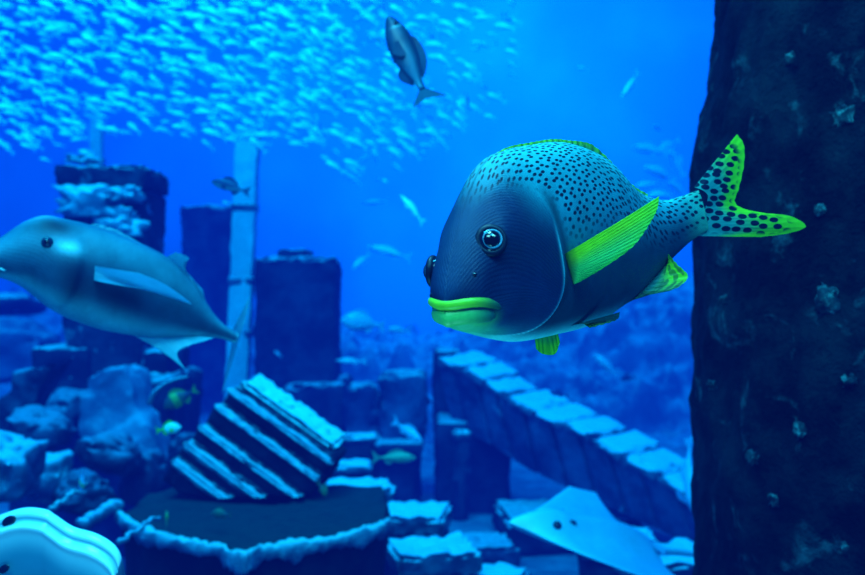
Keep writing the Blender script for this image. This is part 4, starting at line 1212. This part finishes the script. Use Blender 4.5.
def loop_branch():
    R = root('curved_branch', P(152, 402, 4.6), 'thin pale curved branch arching over the dull yellow banded fish', 'branch')
    pts = [P(*q, 4.4) for q in ((149, 404), (154, 394), (163, 386), (175, 380), (188, 377))]
    tab = [(i, *p) for i, p in enumerate(pts)]; pts = [Vector(hermite(tab, 4*i/20)) for i in range(21)]
    vs, fs = tube(pts, [.016*(1-.6*i/20) for i in range(21)], 8); mesh('stem', vs, fs, M['slab'], R)
loop_branch()

# hazy reef behind the ramp and along the back of the tank
def hills():
    nx, ny = 260, 110; vs, fs = [], []
    for i in range(nx+1):
        for j in range(ny+1):
            x = -11+22*i/nx; y = 9.2+10.6*j/ny
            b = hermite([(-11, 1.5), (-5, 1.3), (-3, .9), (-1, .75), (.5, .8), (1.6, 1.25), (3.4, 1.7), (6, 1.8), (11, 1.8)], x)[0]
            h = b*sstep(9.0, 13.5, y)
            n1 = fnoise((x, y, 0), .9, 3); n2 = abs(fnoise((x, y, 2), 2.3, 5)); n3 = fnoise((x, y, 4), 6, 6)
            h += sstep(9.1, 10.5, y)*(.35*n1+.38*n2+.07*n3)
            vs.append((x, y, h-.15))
    for i in range(nx):
        for j in range(ny):
            k = i*(ny+1)+j; fs.append((k, k+ny+1, k+ny+2, k+1))
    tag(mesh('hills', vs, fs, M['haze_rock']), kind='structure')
hills()
for q, (px, py, L, hd, pt_) in enumerate([(650, 150, .5, 170, 10), (668, 146, .42, 200, -30), (676, 163, .5, 160, 60), (660, 174, .55, 190, 20), (648, 185, .4, 175, -10), (678, 190, .45, 200, 35), (662, 196, .5, 182, 0)]):
    R, _ = fish_rig('hazy_fish', 'faint pale fish in the hazy cluster above the root of the spotted tail', 'fish', L, MIDP, .1, two((.3, .8, .9), (.4, .95, 1)), (.3, .8, .9), sk, skf, group='hazy fish above the spotted tail', mini=True, tailh=.15)
    place(R, P(px, py, 13+.3*q), hd, pt_)
# ------------------------------------------------------------------ the shoal
def shoal_mesh():
    L = 1.0
    sp = [(float(t), .5-float(t)*.85, .03*math.sin(float(t)*4), 0.0) for t in np.linspace(0, 1, 8)]
    B = Body(sp, [(0, .03, .03, .02), (.15, .10, .09, .05), (.4, .15, .14, .075), (.7, .09, .08, .04), (1, .025, .025, .01)], .06, .95)
    vs, fs, cs = [], [], []
    nt, nph = 9, 8
    for i in range(nt+1):
        for j in range(nph):
            ph = 2*PI*j/nph; vs.append(B.pt(max(1e-3, i/nt), ph)); a = abs(ph if ph <= PI else ph-2*PI)
            cs.append(lerp((.10, .55, .72), (.40, .95, 1.0), sstep(.4, 1.8, a)))
    for i in range(nt):
        for j in range(nph):
            k = (j+1) % nph; fs.append((i*nph+j, i*nph+k, (i+1)*nph+k, (i+1)*nph+j))
    fs.append(tuple(range(nph)))
    o = len(vs); c = B.c(1)
    tail = [c+Vector((0, 0, .03)), c+Vector((-.18, 0, .15)), c+Vector((-.09, 0, 0)), c+Vector((-.18, 0, -.15)), c+Vector((0, 0, -.03))]
    vs += tail; cs += [(.2, .7, .85)]*5; fs += [(o, o+1, o+2), (o, o+2, o+4), (o+2, o+3, o+4)]
    o = len(vs)
    vs += [Vector((.15, 0, .13)), Vector((-.02, 0, .21)), Vector((-.22, 0, .08))]; cs += [(.15, .6, .8)]*3; fs.append((o, o+1, o+2))
    return vs, fs, cs
SV, SF, SC = shoal_mesh()
def in_shoal(rnd):
    """a place in the drifting shoal: photo column, row, distance"""
    while True:
        px = rnd.uniform(-15, 515); py = rnd.uniform(-12, 185)
        low = hermite([(-20, 125), (60, 148), (130, 122), (250, 140), (330, 150), (380, 165), (430, 150), (480, 125), (515, 90)], px)[0]
        dens = 1.0 if px < 330 else max(.05, 1-(px-330)/215)
        dens *= 1-sstep(low-28, low+22, py)
        if px > 440: dens *= sstep(-20, 25, py)*.9
        if rnd.random() < dens: return px, py
rnd = random.Random(21)
items = []; taken = []
for i in range(2300):
    px, py = in_shoal(rnd)
    Yq = rnd.uniform(5.2, 8.5) if rnd.random() < .7 else rnd.uniform(9.1, 9.7)
    q_ = P(px, py, Yq)
    if len(items) >= 1550 or any(abs(q_.x-t_.x) < .17 and (q_-t_).length < .17 for t_ in taken): continue
    taken.append(q_)
    L = rnd.uniform(.105, .165)*(1.15 if rnd.random() < .1 else 1)
    hd = 188+rnd.gauss(0, 22)+(18 if px > 330 else 0); pt_ = -20+rnd.gauss(0, 13)-(18 if px > 300 else 0)*rnd.random()
    if px > 330 and rnd.random() < .3: hd = rnd.uniform(100, 330)
    hd = 180-(hd-180)
    # most noses point left and up, the streaks running down to the right
    items.append((L/Yq, px, py, Yq, L, hd, -pt_))
items.sort(reverse=True)
skshoal = skin('shoal_fish_skin', .35, .5, None, None, 0, .1, 3)
proto = mesh('shoal_fish', SV, SF, skshoal, None, SC)
lab = 'little pale silvery fish in the dense shoal across the top left'
first = True
stv, stf, stc = [], [], []
for k, (_, px, py, Yq, L, hd, pt_) in enumerate(items):
    Mx = Matrix.Translation(P(px, py, Yq)) @ Matrix.Rotation(math.radians(hd), 4, 'Z') @ Matrix.Rotation(math.radians(-pt_), 4, 'Y') @ Matrix.Scale(L, 4)
    if k < 300:
        o = proto if first else proto.copy()
        if not first: col.objects.link(o)
        first = False
        o.matrix_world = Mx
        o.location = Mx.to_translation(); o.rotation_euler = Mx.to_euler(); o.scale = (L, L, L)
        tag(o, lab, 'fish', 'shoal fish across the top left')
    else:
        b = len(stv); stv += [Mx @ v for v in SV]; stf += [tuple(i+b for i in f) for f in SF]; stc += SC
tag(mesh('distant_shoal', stv, stf, skshoal, None, stc), 'countless tiny pale fish farther back in the shoal at the top left', 'shoal', kind='stuff')
for o in SB.children:
    for v in o.data.vertices:
        zf = .822-SB.location.z
        if v.co.z < zf: v.co.z = zf
finish_roots()
